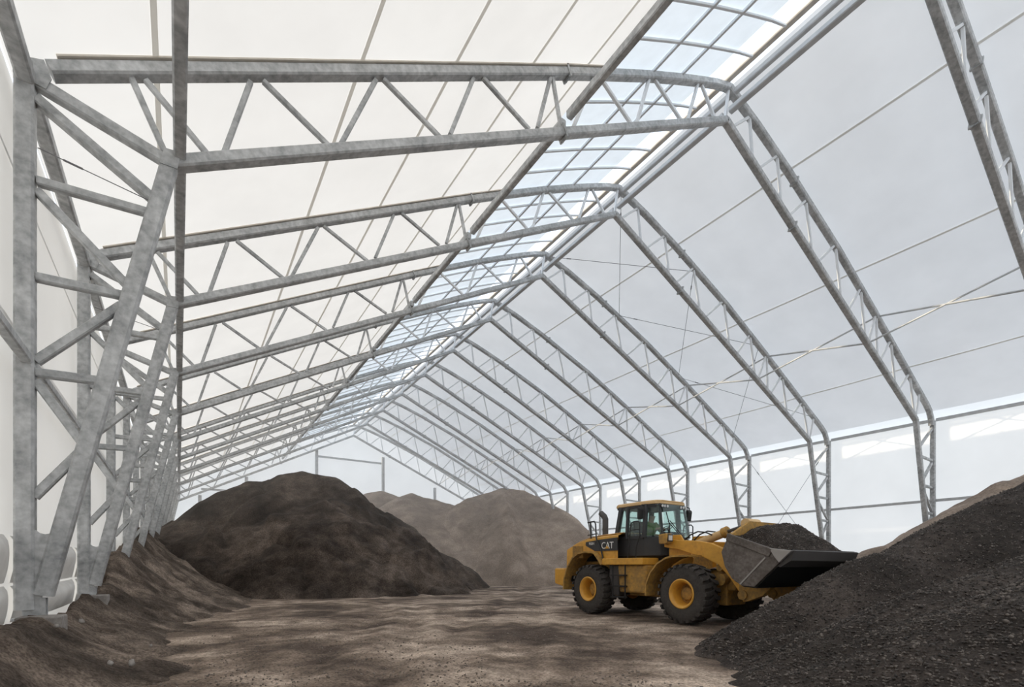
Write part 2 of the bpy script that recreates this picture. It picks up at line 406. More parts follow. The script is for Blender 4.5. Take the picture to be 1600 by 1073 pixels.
# tie cables
def cable(p, q, label, group=None, rr=.012):
    p, q = Vector(p), Vector(q)
    mb = MB().tube([p, q], rr, 5)
    u = (q - p).normalized(); a = p + u * min(.8, (q - p).length * .2)
    mb.tube([a, a + u * .22], rr * 2.2, 5)
    return tag(mb.build('tie_cable', M['cable'], None, (p + q) / 2), label, 'cable', group)
def roofpt(k, x, yy): 
    a = FX(k, x, float(np.interp(x, [p[0] for p in TOPR], [p[1] for p in TOPR])) - .02)
    return (a[0], yy, a[1])
for a, b, w in ((14.9, 19.6, 'uppermost'), (19.6, 24.6, 'middle'), (24.9, 30.2, 'lowest')):
    cable(roofpt(2, a, YF[2] + .24), roofpt(3, b, YF[3]), f'thin roof cable falling away from the third truss frame, {w} of its set', 'thin roof tie cables')
    cable(roofpt(3, a, YF[3]), roofpt(2, b, YF[2] + .24), f'thin roof cable falling toward the third truss frame, {w} of its set', 'thin roof tie cables')
cable((32.2, YF[2] + .24, 8.6), (32.2, YF[3], 1.6), 'thin wall cable behind the bucket, high at the third frame', 'thin wall tie cables')
cable((32.2, YF[3], 8.6), (32.2, YF[2] + .24, 1.6), 'thin wall cable behind the bucket, high at the fourth frame', 'thin wall tie cables')
cable((-1.82, YF[1] + .1, 7.47), (-.45, YF[1] + .1, 7.22), 'thin steel cable strung between column and leg of the second frame', None, .007)
cable((-1.82, YF[2] + .1, 7.40), (-.5, YF[2] + .1, 7.18), 'thin steel cable strung between column and leg of the third frame', None, .007)

# ------------------------------------------------------------------ shell: roof sheets, walls, skylight
KS = [-4, -3, -2, -1] + list(range(NF)) + [NF]
def kmorph(k): return min(k, NF - 1)
def sheet(name, prof, mat, ks=KS, parent=None, sub=1, bow=0):
    vs = []; fs = []; n = len(prof)
    rows = []
    for a, b in zip(ks[:-1], ks[1:]):
        for j in range(sub): rows.append(a + (b - a) * j / sub)
    rows.append(ks[-1])
    for k in rows:
        y = frame_y(k) + (.11 if k < NF else .2)
        if k < NF and k > NF - 1: y = YF[-1] + .11 + .49 * (k - NF + 1)
        fr = k - math.floor(k)
        for x, z in prof:
            X, Z = FX(kmorph(k), x, z); vs.append((X, y, Z - bow * math.sin(PI * fr)))
    for i in range(len(rows) - 1):
        for j in range(n - 1): fs.append((i * n + j, i * n + j + 1, (i + 1) * n + j + 1, (i + 1) * n + j))
    mb = MB(); mb.add(vs, fs)
    o = mb.build(name, mat, parent, smooth=40); return o
def zl(x): return float(np.interp(x, [p[0] for p in TOPL], [p[1] for p in TOPL]))
def zr(x): return float(np.interp(x, [p[0] for p in TOPR], [p[1] for p in TOPR]))
LROOF = [(-2.14, 8.56)] + [(x, zl(x) + .14) for x in (-1.6, 0, 3, 6, 7.86)] + [(9.0, zl(9.0) + .14)]
c1 = sheet('ceiling', LROOF, M['roof'], sub=4, bow=.02)
tag(c1, 'cream sunlit fabric roof slope beside the skylight', 'roof', kind='structure')
RROOF = [(14.72, 17.13)] + [(x + .05, zr(x) + .19) for x in (16.2, 18.18, 21.94, 25.37, 28.6, 30.3, 31.2, 31.68)] + [(32.12, 9.56)]
c2 = sheet('ceiling', RROOF, M['roof'], sub=4, bow=.02)
tag(c2, 'cool grey shaded fabric roof slope beyond the ridge', 'roof', kind='structure')
for x in (-.45, 2.75, 4.75, 6.75, 8.45):
    z = zl(x) + .125
    sheet('seam', [(x - .04, z - .022), (x + .04, z + .021)], M['seam'], parent=c1, sub=4, bow=.02)
for x in (18.3, 23.3, 28.9):
    z = zr(x) + .165
    sheet('seam', [(x - .035, z + .014), (x + .035, z - .02)], M['seam'], parent=c2, sub=4, bow=.02)
# keder strips over every truss on the sunlit slope
for k in range(1, NF):
    MB().sweep([(FX(k, x, zl(x))[0], YF[k] - .03, FX(k, x, zl(x) + .12)[1]) for x in (-1.6, 3, 7.86, 9)], rect(.03, .29), (0, 1, 0)).build('edge_strip', M['beige'], c1)

WL = [(-2.16, 8.56), (-2.16, 5), (-2.16, 1.95), (-2.16, 1.2), (-2.16, -.1)]
w1 = sheet('wall_left', WL, M['wall_sun'], sub=3)
tag(w1, 'white fabric wall behind the row of large columns', 'wall', kind='structure')
for k in range(0, 6):
    for z0, z1, dp in ((1.95, 1.28, .16), (1.24, .72, .13)):
        vs = []; ns, nz = 17, 9
        for i in range(ns):
            t = i / (ns - 1); yy = (YF[k] + .25) * (1 - t) + (YF[k + 1] - .02) * t; kk = k + t
            sw = min(1, math.sin(PI * min(max(t, .001), .999)) * 2.2) ** .5
            for j in range(nz):
                q = j / (nz - 1); x_, _ = FX(kk, -2.15, 1)
                vs.append((x_ + .01 + dp * (.35 + .65 * sw) * math.sin(PI * q ** .7) * (1 + .12 * math.sin(9 * t + 5 * q)), yy, z0 + (z1 - z0) * q - .03 * math.sin(PI * t)))
        mb = MB(); mb.add(vs, [(i * nz + j, i * nz + j + 1, (i + 1) * nz + j + 1, (i + 1) * nz + j) for i in range(ns - 1) for j in range(nz - 1)])
        mb.build('hem', M['hem'], w1, smooth=60)
WR = [(32.38, 9.2), (32.40, 8.9), (32.40, 5), (32.40, 1), (32.40, -.1)]
w2 = sheet('wall_right', WR, M['wall'], sub=1)
tag(w2, 'white fabric side wall behind the wheel loader', 'wall', kind='structure')
def gable(name, y, k, mat):
    pts = [(-2.3, -.1)] + [(-2.3, 8.5)] + LROOF[1:] + [(x, zl(x) + .18) for x in (10.82, 12.11, 13.16, 13.9)] + RROOF + [(32.5, -.1)]
    pts = [FX(k, *p) for p in pts]
    mb = MB(); mb.add([(x, y, z) for x, z in pts], [tuple(range(len(pts)))])
    return mb.build(name, mat)
w3 = gable('wall_back', YF[-1] + .6, NF - 1, M['wall'])
tag(w3, 'white gable end wall beyond the heaps', 'wall', kind='structure')
ye = YF[-1]
for x in (.75, 4.6, 11.1, 18.2, 24.5):
    zt = float(np.interp(x, [p[0] for p in BOT], [p[1] for p in BOT])) - .25
    MB().box((x - .14, ye + .25, 0), (x + .14, ye + .5, zt)).build('post', M['steel_plain'], w3)
MB().box((11.2, ye + .36, 13.06), (18.1, ye + .46, 13.26)).build('rail', M['steel_plain'], w3)
MB().box((.85, ye + .36, 8.75), (4.5, ye + .46, 8.93)).build('rail', M['steel_plain'], w3)
w4 = gable('wall_front', frame_y(-4) + .1, -4, M['wall'])
tag(w4, 'white gable wall at the near end of the hall', 'wall', kind='structure')
EAVE = sheet('trim_1', [(32.12, 9.56), (32.30, 9.40), (32.38, 9.2)], M['eave_glow'], sub=1)
tag(EAVE, 'added bright cloth band standing in for light along the eave of the shaded wall', 'trim', kind='structure')
for z in (7.3, 5.0): sheet('seam', [(-2.145, z - .03), (-2.145, z + .03)], M['wall_seam'], parent=w1, sub=1)

# skylight: one window per bay
SKX = [9.05, 10.0, 10.95, 12.2, 13.0, 13.72, 14.36]
for i in range(-1, NF - 1):
    k0, k1 = i, i + 1
    w = empty(f'window_{i + 2}', (11.7, frame_y(k0), 14)); tag(w, f'skylight section {bay_words(i)}' if i >= 0 else 'skylight section in front of the first truss frame', 'skylight', kind='structure')
    y0, y1 = frame_y(k0) + .11, frame_y(k1) + .11
    def strip(x0, x1, mat, name):
        xs = [x for x in np.linspace(x0, x1, 8)]
        vs = []
        for kk, yy in ((k0, y0), (k1, y1)):
            for x in xs:
                X, Z = FX(kk, x, zl(x) + .17); vs.append((X, yy, Z))
        n = len(xs)
        mb = MB(); mb.add(vs, [(j, j + 1, n + j + 1, n + j) for j in range(n - 1)]); mb.build(name, mat, w, smooth=40)
    strip(8.98, 13.55, M['sky'], 'opal_pane')
    strip(13.55, 14.4, M['clear'], 'clear_pane')
    for x in (10.95, 12.2):
        a, b = FX(k0, x, zl(x) + .1), FX(k1, x, zl(x) + .1)
        MB().sweep([(a[0], y0, a[1]), (b[0], y1, b[1])], [(u, v - .035) for u, v in rect(.09, .07)], (1, 0, 0)).build('purlin', M['skylit_steel'], w)
    for j in range(1, 5):
        t = j / 5; kk = k0 + t; yy = y0 + (y1 - y0) * t
        pts = []
        for x in np.linspace(9.05, 14.3, 9):
            X, Z = FX(kk, x, zl(x) + .10); pts.append((X, yy, Z))
        MB().sweep(pts, rect(.06, .07), (0, 1, 0)).build('rib', M['skylit_steel'], w)
    a, b = FX(k0, 14.42, 17.12), FX(k1, 14.42, 17.12)
    MB().sweep([(a[0], y0, a[1]), (b[0], y1, b[1])], [(u, v - .1) for u, v in rect(.16, .2)], (1, 0, 0)).build('ridge_profile', M['beige'], w)

# ------------------------------------------------------------------ terrain
def _h(ix, iy, seed):
    n = (ix.astype(np.int64) * 374761393 + iy.astype(np.int64) * 668265263 + seed * 974634577) & 0x7fffffff
    n = ((n ^ (n >> 13)) * 1274126177) & 0x7fffffff
    return ((n ^ (n >> 16)) & 0xffff) / 65535.0
def vnoise(x, y, seed=0):
    ix, iy = np.floor(x), np.floor(y); fx, fy = x - ix, y - iy
    fx = fx * fx * fx * (fx * (fx * 6 - 15) + 10); fy = fy * fy * fy * (fy * (fy * 6 - 15) + 10)
    a, b, c, d = _h(ix, iy, seed), _h(ix + 1, iy, seed), _h(ix, iy + 1, seed), _h(ix + 1, iy + 1, seed)
    return (a * (1 - fx) + b * fx) * (1 - fy) + (c * (1 - fx) + d * fx) * fy
def fbm(x, y, sc, oct=4, seed=0, rough=.5):
    s = 0; amp = 1; tot = 0
    for o in range(oct):
        s = s + amp * (vnoise(x / sc + 17.3 * o, y / sc - 9.1 * o, seed + o) - .5); tot += amp; amp *= rough; sc *= .5
    return s / tot
def ridge(X, Y, pts, m, rnd=.6, mend=None):
    """height of a heap under a crest line [(x,y,z)] with flanks of slope m (rounded at the crest)"""
    out = np.full(X.shape, -9.); cz = np.zeros(X.shape)
    for (x0, y0, z0), (x1, y1, z1) in zip(pts[:-1], pts[1:]):
        dx, dy = x1 - x0, y1 - y0; L2 = dx * dx + dy * dy + 1e-9
        # best point of the segment for a cone of slope m: shift the foot toward the higher end
        t = ((X - x0) * dx + (Y - y0) * dy) / L2
        perp = np.abs((X - x0) * dy - (Y - y0) * dx) / math.sqrt(L2)
        s = (z1 - z0) / math.sqrt(L2)
        s = max(-.95 * m, min(.95 * m, s))
        t = np.clip(t + perp * s / math.sqrt(m * m - s * s) / math.sqrt(L2), 0, 1)
        d = np.hypot(X - (x0 + t * dx), Y - (y0 + t * dy))
        h_ = z0 + t * (z1 - z0) - m * (np.sqrt(d * d + rnd * rnd) - rnd * .75)
        cz = np.where(h_ > out, z0 + t * (z1 - z0), cz); out = np.maximum(out, h_)
    return (out, cz) if mend else out
def heap_mesh(name, H, X, Y, mat, zmin=-.04, org=None):
    """grid heights to one mesh, keeping only cells above the floor"""
    ny, nx = H.shape
    keep = H > zmin
    cell = keep[:-1, :-1] | keep[1:, :-1] | keep[:-1, 1:] | keep[1:, 1:]
    Hc = np.maximum(H, zmin - .06)
    used = np.zeros(H.shape, bool)
    used[:-1, :-1] |= cell; used[1:, :-1] |= cell; used[:-1, 1:] |= cell; used[1:, 1:] |= cell
    idx = -np.ones(H.shape, int); idx[used] = np.arange(used.sum())
    V = np.stack([X[used], Y[used], Hc[used]], 1)
    org = Vector(org) if org else Vector((float(V[:, 0].mean()), float(V[:, 1].mean()), 0))
    V = V - np.array(org)
    j, i = np.nonzero(cell)
    Fq = np.stack([idx[j, i], idx[j, i + 1], idx[j + 1, i + 1], idx[j + 1, i]], 1)
    me = bpy.data.meshes.new(name)
    me.vertices.add(len(V)); me.vertices.foreach_set('co', V.astype(np.float32).ravel())
    me.loops.add(Fq.size); me.loops.foreach_set('vertex_index', Fq.astype(np.int32).ravel())
    me.polygons.add(len(Fq)); me.polygons.foreach_set('loop_start', np.arange(0, Fq.size, 4, dtype=np.int32))
    me.update(calc_edges=True)
    me.polygons.foreach_set('use_smooth', [True] * len(Fq))
    return link(name, me, mat, None, org)
def grid(x0, x1, y0, y1, st):
    return np.meshgrid(np.arange(x0, x1 + st * .5, st), np.arange(y0, y1 + st * .5, st))
F_, CX_, CY_, TH_, HC = 774., 801., 886., .577, 1.5
def at(u, v, c):
    """a point seen along the survey ray (u, v) at depth c"""
    r = (u - CX_) / F_ * c
    return (math.sin(TH_) * c + math.cos(TH_) * r, math.cos(TH_) * c - math.sin(TH_) * r, HC - (v - CY_) / F_ * c)

# floor
X, Y = grid(-2.3, 32.6, -16, 55, .14)
def floor_h(X, Y):
    h = fbm(X, Y, 3.2, 4, 3) * .06 + fbm(X, Y, .6, 3, 8) * .035
    for (px, py, ang, w) in ((4, 9, .9, .5), (6.2, 8.5, .95, .5), (3.2, 12, 1.15, .6), (5.0, 13, 1.2, .6), (8, 14, .25, .6), (8.4, 16, .2, .6)):
        dx, dy = math.cos(ang), math.sin(ang)
        d = (X - px) * dy - (Y - py) * dx + fbm(X, Y, 5, 2, 21) * 1.2
        al = (X - px) * dx + (Y - py) * dy
        band = np.exp(-(d / w) ** 2 * 2)
        h = h - .035 * band + .022 * np.exp(-((np.abs(d) - w) / .22) ** 2) + .014 * band * np.sin(al * 2 * PI / .32 + np.abs(d) * 5) * np.exp(-(al / 7) ** 2)
    f = np.clip((np.hypot(X - 12.1, (Y - 10.3) * .7) - 1.5) / 2, .15, 1)
    return h * f - .02
H = floor_h(X, Y)
fl = heap_mesh('floor', H, X, Y, M['floor'], -9, (0, 0, 0)); tag(fl, 'trodden brown earth floor with tyre tracks', 'floor', kind='structure')
FH = H

def gully(X, Y, amp, seed, sc=1.6):
    n = fbm(X, Y, sc, 4, seed)
    return amp * (n + .6 * np.abs(fbm(X, Y, sc * 1.7, 3, seed + 40)) * 1.5)
# big dark heap
X, Y = grid(-2.05, 24, 18, 47, .16)
crest = [at(*p) for p in ((225, 832, 29.5), (300, 791, 31), (350, 762, 32), (392, 747, 33), (412, 748, 33.3), (440, 737, 33.7), (472, 731, 34), (500, 737, 34), (522, 740, 34), (545, 755, 34), (580, 785, 34.2), (620, 817, 34.6), (660, 844, 35.3), (700, 864, 36.3), (730, 887, 37.6), (765, 914, 39))]
spur = [at(*p) for p in ((425, 750, 33.2), (345, 795, 30.2), (285, 850, 27.2), (268, 890, 25.5))]
spur2 = [at(*p) for p in ((525, 745, 33.8), (560, 810, 30.5), (600, 870, 28), (640, 912, 26))]
wx = X + fbm(X, Y, 4, 3, 77) * 1.6; wy = Y + fbm(X, Y, 4, 3, 78) * 1.6
H1, CZ = ridge(X, Y, crest, .80, .5, True)
H2 = np.maximum(ridge(wx, wy, spur, .85, .7), ridge(wx, wy, spur2, .78, .6))
low = ridge(wx, wy, [at(300, 925, 24.2), at(420, 900, 25.2), at(560, 895, 26), at(700, 905, 29)], .6, 1.2)
H = np.maximum(np.maximum(H1, H2), low)
mask = np.clip((CZ - H) / 1.6, 0, 1)
qx = X + fbm(X, Y, 3, 3, 201) * 2.5; qy = Y + fbm(X, Y, 3, 3, 202) * 2.5
rid = np.clip(np.abs(fbm(qx, qy, 4.2, 4, 205)) * 6, 0, 1)
scarp = np.clip((fbm(qx * 1.0, qy * .6, 3.0, 3, 215) + .02) * 9, 0, 1)
H = H + mask * (gully(X, Y, .8, 5) * .9 - (1 - rid) * .55 + scarp * .55 * np.clip((6.5 - H) / 3, 0, 1) * np.clip(H / 1.2, 0, 1) - .25) + fbm(X, Y, .5, 3, 15) * .10 - .08
hp = heap_mesh('soil_heap', H, X, Y, M['dark_soil'], -.03); tag(hp, 'tall dark brown heap of fine soil facing the open floor', 'heap')
# far brown heaps
X, Y = grid(12, 32.2, 28, 54.3, .2)
crA = [at(*p) for p in ((735, 776, 52), (762, 768, 52.5), (785, 761, 53), (815, 764, 52.5), (835, 772, 52), (870, 792, 50), (915, 832, 47), (940, 850, 45))]
H, CZ2 = ridge(X, Y, crA, .8, .5, True)
H = H + np.clip((CZ2 - H) / 2, .15, 1) * (gully(X, Y, 1.9, 31, 3.2) - .3)
H = np.maximum(H, ridge(X, Y, [at(787, 763, 52.8), at(792, 785, 48.5), at(800, 815, 45), at(810, 866, 41.8), at(816, 898, 40)], 1.15, .12) + gully(X, Y, 1.0, 35, 2.2) - .1)
hp = heap_mesh('soil_heap', H, X, Y, M['brown_soil'], -.03); tag(hp, 'pale brown heap with a sharp crest standing behind the wheel loader', 'heap')
X, Y = grid(8, 30, 36, 54.3, .25)
H = ridge(X, Y, [at(620, 784, 51.5), at(640, 766, 52), at(664, 772, 52.3), at(700, 782, 52), at(735, 800, 51)], .72, .9) + gully(X, Y, .6, 51, 2.5) - .2
hp = heap_mesh('soil_heap', H, X, Y, M['brown_soil'], -.03); tag(hp, 'smooth brown heap between the dark heap and the sharp-crested one', 'heap')
X, Y = grid(6, 26, 40, 54.4, .25)
H = ridge(X, Y, [at(560, 780, 53.4), at(578, 768, 53.4), at(596, 764, 53.3), at(622, 772, 53.5)], .7, .7) + gully(X, Y, .4, 61, 2.5) - .15
hp = heap_mesh('soil_heap', H, X, Y, M['brown_soil'], -.03); tag(hp, 'small brown heap just showing behind the dark heap by the end wall', 'heap')
# brown heap behind the gravel
X, Y = grid(17, 32.2, -6, 14, .16)
H = ridge(X, Y, [at(*p) for p in ((1270, 905, 19.6), (1345, 867, 20), (1400, 843, 20.5), (1450, 819, 21), (1530, 774, 21.6), (1570, 752, 22), (1600, 737, 22.3), (1720, 690, 23))], .72, .4) + gully(X, Y, .6, 71, 1.8) - .12
hp = heap_mesh('soil_heap', H, X, Y, M['brown_soil'], -.03); tag(hp, 'pale brown heap against the shaded wall, behind the black gravel', 'heap')
# near gravel heap
X, Y = grid(3.5, 22, -6, 8.5, .06)
g1 = ridge(X, Y, [at(*p) for p in ((1075, 1032, 8.35), (1160, 978, 8.8), (1250, 918, 9.3), (1345, 871, 10), (1420, 843, 10.6), (1500, 798, 11.2), (1560, 768, 11.6), (1600, 753, 12), (1720, 690, 12.6))], .72, .25)
P2 = [at(*p) for p in ((1105, 1062, 6.8), (1140, 1058, 6.7), (1300, 988, 7.1), (1450, 918, 7.6), (1600, 868, 8.2), (1750, 815, 9))]
az_ = np.arctan2(X, Y); rc_ = np.interp(az_, [math.atan2(p[0], p[1]) for p in P2], [math.hypot(p[0], p[1]) for p in P2])
g2 = np.where(np.hypot(X, Y) > rc_, ridge(X, Y, P2, .62, .3), ridge(X, Y, P2, .40, .3))
g3 = ridge(X, Y, [at(*p) for p in ((1500, 985, 5.6), (1620, 925, 5.9), (1800, 860, 6.4))], .45, .6)
g4 = ridge(X, Y, [(*at(1128, 1042, 7.9)[:2], .05), (*at(1185, 1030, 7.6)[:2], .2), (*at(1260, 1003, 7.7)[:2], .5)], .42, .3)
HG = np.maximum(np.maximum(np.maximum(g1, g2), g3), g4)
HG = HG + fbm(X, Y, 1.4, 4, 91) * .16 + fbm(X, Y, .3, 3, 95) * .05 - .03
gv = heap_mesh('gravel_heap', HG, X, Y, M['gravel'], -.03); tag(gv, 'big heap of coarse black gravel spilling onto the floor', 'heap')
def stones(name, pts, sizes, mat, parent=None, org=(0, 0, 0), seed=3):
    rg = np.random.default_rng(seed); t = (1 + 5 ** .5) / 2
    ico = np.array([(-1, t, 0), (1, t, 0), (-1, -t, 0), (1, -t, 0), (0, -1, t), (0, 1, t), (0, -1, -t), (0, 1, -t), (t, 0, -1), (t, 0, 1), (-t, 0, -1), (-t, 0, 1)]) / 1.9
    fac = np.array([(0, 11, 5), (0, 5, 1), (0, 1, 7), (0, 7, 10), (0, 10, 11), (1, 5, 9), (5, 11, 4), (11, 10, 2), (10, 7, 6), (7, 1, 8), (3, 9, 4), (3, 4, 2), (3, 2, 6), (3, 6, 8), (3, 8, 9), (4, 9, 5), (2, 4, 11), (6, 2, 10), (8, 6, 7), (9, 8, 1)])
    n = len(pts)
    V = ico[None] * (1 + rg.uniform(-.25, .25, (n, 12, 1))) * rg.uniform(.6, 1.3, (n, 1, 3))
    a = rg.uniform(0, 2 * PI, n); ca, sa = np.cos(a)[:, None], np.sin(a)[:, None]
    x, y = V[..., 0] * ca - V[..., 1] * sa, V[..., 0] * sa + V[..., 1] * ca
    b = rg.uniform(-.8, .8, n); cb, sb = np.cos(b)[:, None], np.sin(b)[:, None]
    y, z = y * cb - V[..., 2] * sb, y * sb + V[..., 2] * cb
    V = np.stack([x, y, z], -1) * sizes[:, None, None] + pts[:, None, :] - np.array(org)
    Fq = (fac[None] + (np.arange(n) * 12)[:, None, None]).reshape(-1, 3)
    me = bpy.data.meshes.new(name); me.vertices.add(n * 12); me.vertices.foreach_set('co', V.astype(np.float32).ravel())
    me.loops.add(Fq.size); me.loops.foreach_set('vertex_index', Fq.astype(np.int32).ravel())
    me.polygons.add(len(Fq)); me.polygons.foreach_set('loop_start', np.arange(0, Fq.size, 3, dtype=np.int32)); me.update(calc_edges=True)
    return link(name, me, mat, parent, None if parent else org)
rg = np.random.default_rng(5)
n = 120000
sx, sy = rg.uniform(4.5, 17, n), rg.uniform(-1, 6, n)
dist = np.hypot(sx, sy)
ok = rg.uniform(0, 1, n) < np.clip(9 / dist, 0, 1) ** 2
sx, sy = sx[ok], sy[ok]
ii = np.clip(((sy + 6) / .06).round().astype(int), 0, HG.shape[0] - 1); jj = np.clip(((sx - 3.5) / .06).round().astype(int), 0, HG.shape[1] - 1)
sz = HG[ii, jj]; ok = sz > .02
sx, sy, sz = sx[ok][:27000], sy[ok][:27000], sz[ok][:27000]
ss = rg.uniform(.008, .018, len(sx)) * (1 + .6 * (rg.uniform(0, 1, len(sx)) > .93))
st = stones('gravel_stones', np.stack([sx, sy, sz + .004], 1), ss, M['stone'], gv, tuple(world_loc(gv))); tag(st, kind='stuff')

rg = np.random.default_rng(15); n = 3600
u_ = rg.uniform(60, 1300, n); v_ = 940 + 140 * rg.uniform(0, 1, n) ** .7
c_ = F_ * HC / (v_ - CY_); r_ = (u_ - CX_) / F_ * c_
px_, py_ = math.sin(TH_) * c_ + math.cos(TH_) * r_, math.cos(TH_) * c_ - math.sin(TH_) * r_
cl = fbm(px_, py_, 1.5, 3, 61); ok = (cl > .02) & (px_ > -1.5)
px_, py_ = px_[ok], py_[ok]
pz_ = FH[np.clip(((py_ + 16) / .14).round().astype(int), 0, FH.shape[0] - 1), np.clip(((px_ + 2.3) / .14).round().astype(int), 0, FH.shape[1] - 1)]
pb = stones('floor_pebbles', np.stack([px_, py_, pz_ + .003], 1), rg.uniform(.006, .02, len(px_)), M['clod'], fl, (0, 0, 0), 51); tag(pb, kind='stuff')
# bank of dirt along the sunlit wall
X, Y = grid(-2.5, 4.5, -6, 34, .1)
by = [-8, 4, 8, 12, 14.6, 16.8, 19.5, 24.6, 29.5, 37]; bh = [1.0, .96, .80, .82, .92, 1.2, 2.0, 2.75, 3.4, 3.8]
top = np.interp(Y, by, bh)
wob = fbm(X, Y, 2.2, 3, 111)
dd = np.maximum(0, X + 1.75 + wob * .5)
H = top * np.exp(-dd / np.interp(Y, [0, 14, 20, 30], [.95, .95, 1.9, 2.6])) - .10 * dd
H = np.maximum(H, ridge(X, Y, [at(205, 905, 16.8), at(232, 893, 18)], .55, .8))
H = np.maximum(H, ridge(X, Y, [at(262, 905, 21), at(283, 925, 22.5)], .5, .9))
H = H + gully(X, Y, .35, 115, .9) + fbm(X, Y, .35, 3, 117) * .07 - .12
H[X < -1.92 - .05 * np.clip((Y - 9.5) / 5, -3, 6)] = -9
bk = heap_mesh('dirt_bank', H, X, Y, M['bank_soil'], -.03); tag(bk, 'long bank of dark dirt piled along the sunlit wall and column feet', 'bank')
# foundation blocks
for k, z, x1 in ((1, .84, -1.5), (2, .90, -1.55)):
    b = MB().box((-1.98, YF[k] - .3, -.05), (x1, YF[k] + .12, z - .02)).build('foundation_block', M['concrete'], None, (-1.8, YF[k], 0), bevel=.02)
    tag(b, f'weathered concrete block half buried under the {"second" if k == 1 else "third"} frame foot', 'block', 'concrete foundation blocks')
# loose stones
rg = np.random.default_rng(11)
PX = [(172, 1062, .06), (205, 1050, .05), (88, 1056, .04), (236, 1012, .035), (128, 1015, .04), (60, 1044, .045)]
for j, (u, v, s) in enumerate(PX):
    c = F_ * HC / (v - CY_) * .93
    p = at(u, v, c)
    jx = int(round((p[0] + 2.3) / .1)); jy = int(round((p[1] + 6) / .1))
    z = max(float(H[jy, jx]) if 0 <= jx < H.shape[1] and 0 <= jy < H.shape[0] else 0, 0)
    o = stones('stone', np.array([[0., 0, 0]]), np.array([s]), M['pebble'], None, (p[0], p[1], z + s * .4), seed=20 + j)
    me = o.data
    co = np.zeros(36); me.vertices.foreach_get('co', co); co = co.reshape(-1, 3) + np.array([p[0], p[1], z + s * .4]); me.vertices.foreach_set('co', co.ravel()); me.update()
    tag(o, 'small pale stone lying on the dirt at the foot of the bank', 'stone', 'loose pale stones on the dirt')

# ------------------------------------------------------------------ wheel loader
LX, LY = 12.12, 8.5
ld = empty('wheel_loader', (LX, LY, 0), -PI / 2)
tag(ld, 'yellow articulated wheel loader with a raised full bucket', 'wheel loader')
def part(mb, name, mat, parent=None, smooth=None, bevel=0):
    return mb.build(name, mat, parent or ld, (0, 0, 0), smooth, bevel)
def wheel(x, y, sgn, stretch=0):
    """sgn: +1 outward along +y"""
    R, W = .79, .60
    mb = MB()
    prof = [(.36, -.20), (.40, -.27), (.52, -.30), (.64, -.29), (.715, -.265), (.735, -.23), (.745, -.1), (.745, .1), (.735, .23), (.715, .265), (.64, .29), (.52, .30), (.40, .27), (.36, .20)]
    mb.lathe(prof, 56, 'y', (x, y, .80))
    n = 24
    for side_ in (-1, 1):
        for j in range(n):
            a0 = 2 * PI * (j + (.5 if side_ > 0 else 0)) / n
            pts = []
            # chevron block from shoulder to the middle of the tread
            for (t, yy, rr) in ((-.058, .315, .70), (.058, .315, .70), (.072, .30, .775), (-.044, .30, .775), (.10, .13, .80), (-.03, .13, .80), (.17, -.02, .80), (.06, -.02, .80)):
                a = a0 + t * 1.15
                pts.append((x + math.cos(a) * rr, y + side_ * yy, .80 + math.sin(a) * rr))
            base = []
            for (t, yy, rr) in ((.072, .30, .70), (-.044, .30, .70), (.10, .13, .73), (-.03, .13, .73), (.17, -.02, .73), (.06, -.02, .73)):
                a = a0 + t * 1.15
                base.append((x + math.cos(a) * rr, y + side_ * yy, .80 + math.sin(a) * rr))
            vs = pts + base
            # 0,1 lower shoulder; 2,3 upper shoulder; 4,5 ; 6,7 ; bases 8..13
            fs = [(0, 1, 2, 3), (3, 2, 4, 5), (5, 4, 6, 7), (1, 8, 2), (0, 3, 9), (2, 8, 10, 4), (3, 5, 11, 9), (4, 10, 12, 6), (5, 7, 13, 11), (6, 12, 13, 7)]
            mb.add(vs, fs)
    w = part(mb, 'wheel', M['tyre'], smooth=35)
    rm = MB()
    o = sgn
    rm.lathe([(.385, o * .27), (.40, o * .285), (.375, o * .30), (.345, o * .285), (.315, o * .24), (.305, o * .225), (.29, o * .05), (.275, -o * .05)], 36, 'y', (x, y, .80))
    hb = MB().lathe([(.28, -o * .05), (.17, -o * .06), (.165, o * .05), (.12, o * .07), (.0, o * .07)], 36, 'y', (x, y, .80))
    for j in range(12):
        a = 2 * PI * j / 12; c = (x + .22 * math.cos(a), y - o * .06, .8 + .22 * math.sin(a))
        hb.tube([c, (c[0], c[1] + o * .03, c[2])], .018, 6)
    hb = hb.build('hub', M['dirty_yellow'], None, (0, 0, 0), 35); hb.parent = w  # darker yellow for the disc inside the dished rim
    rm.lathe([(.385, -o * .27), (.33, -o * .2), (.3, -o * .1), (.02, -o * .08)], 36, 'y', (x, y, .80))
    r = rm.build('rim', M['yellow'], None, (0, 0, 0), 35); r.parent = w
for x, y, s in ((0, -1.02, -1), (0, 1.02, 1), (-3.65, -1.02, -1), (-3.65, 1.02, 1)): wheel(x, y, s)
for x in (0, -3.65):
    mb = MB().tube([(x, -.85, .8), (x, -.45, .8), (x, -.2, .8), (x, .2, .8), (x, .45, .8), (x, .85, .8)], [.17, .17, .27, .27, .17, .17], 16)
    part(mb, 'axle', M['dirty_yellow'], smooth=45)
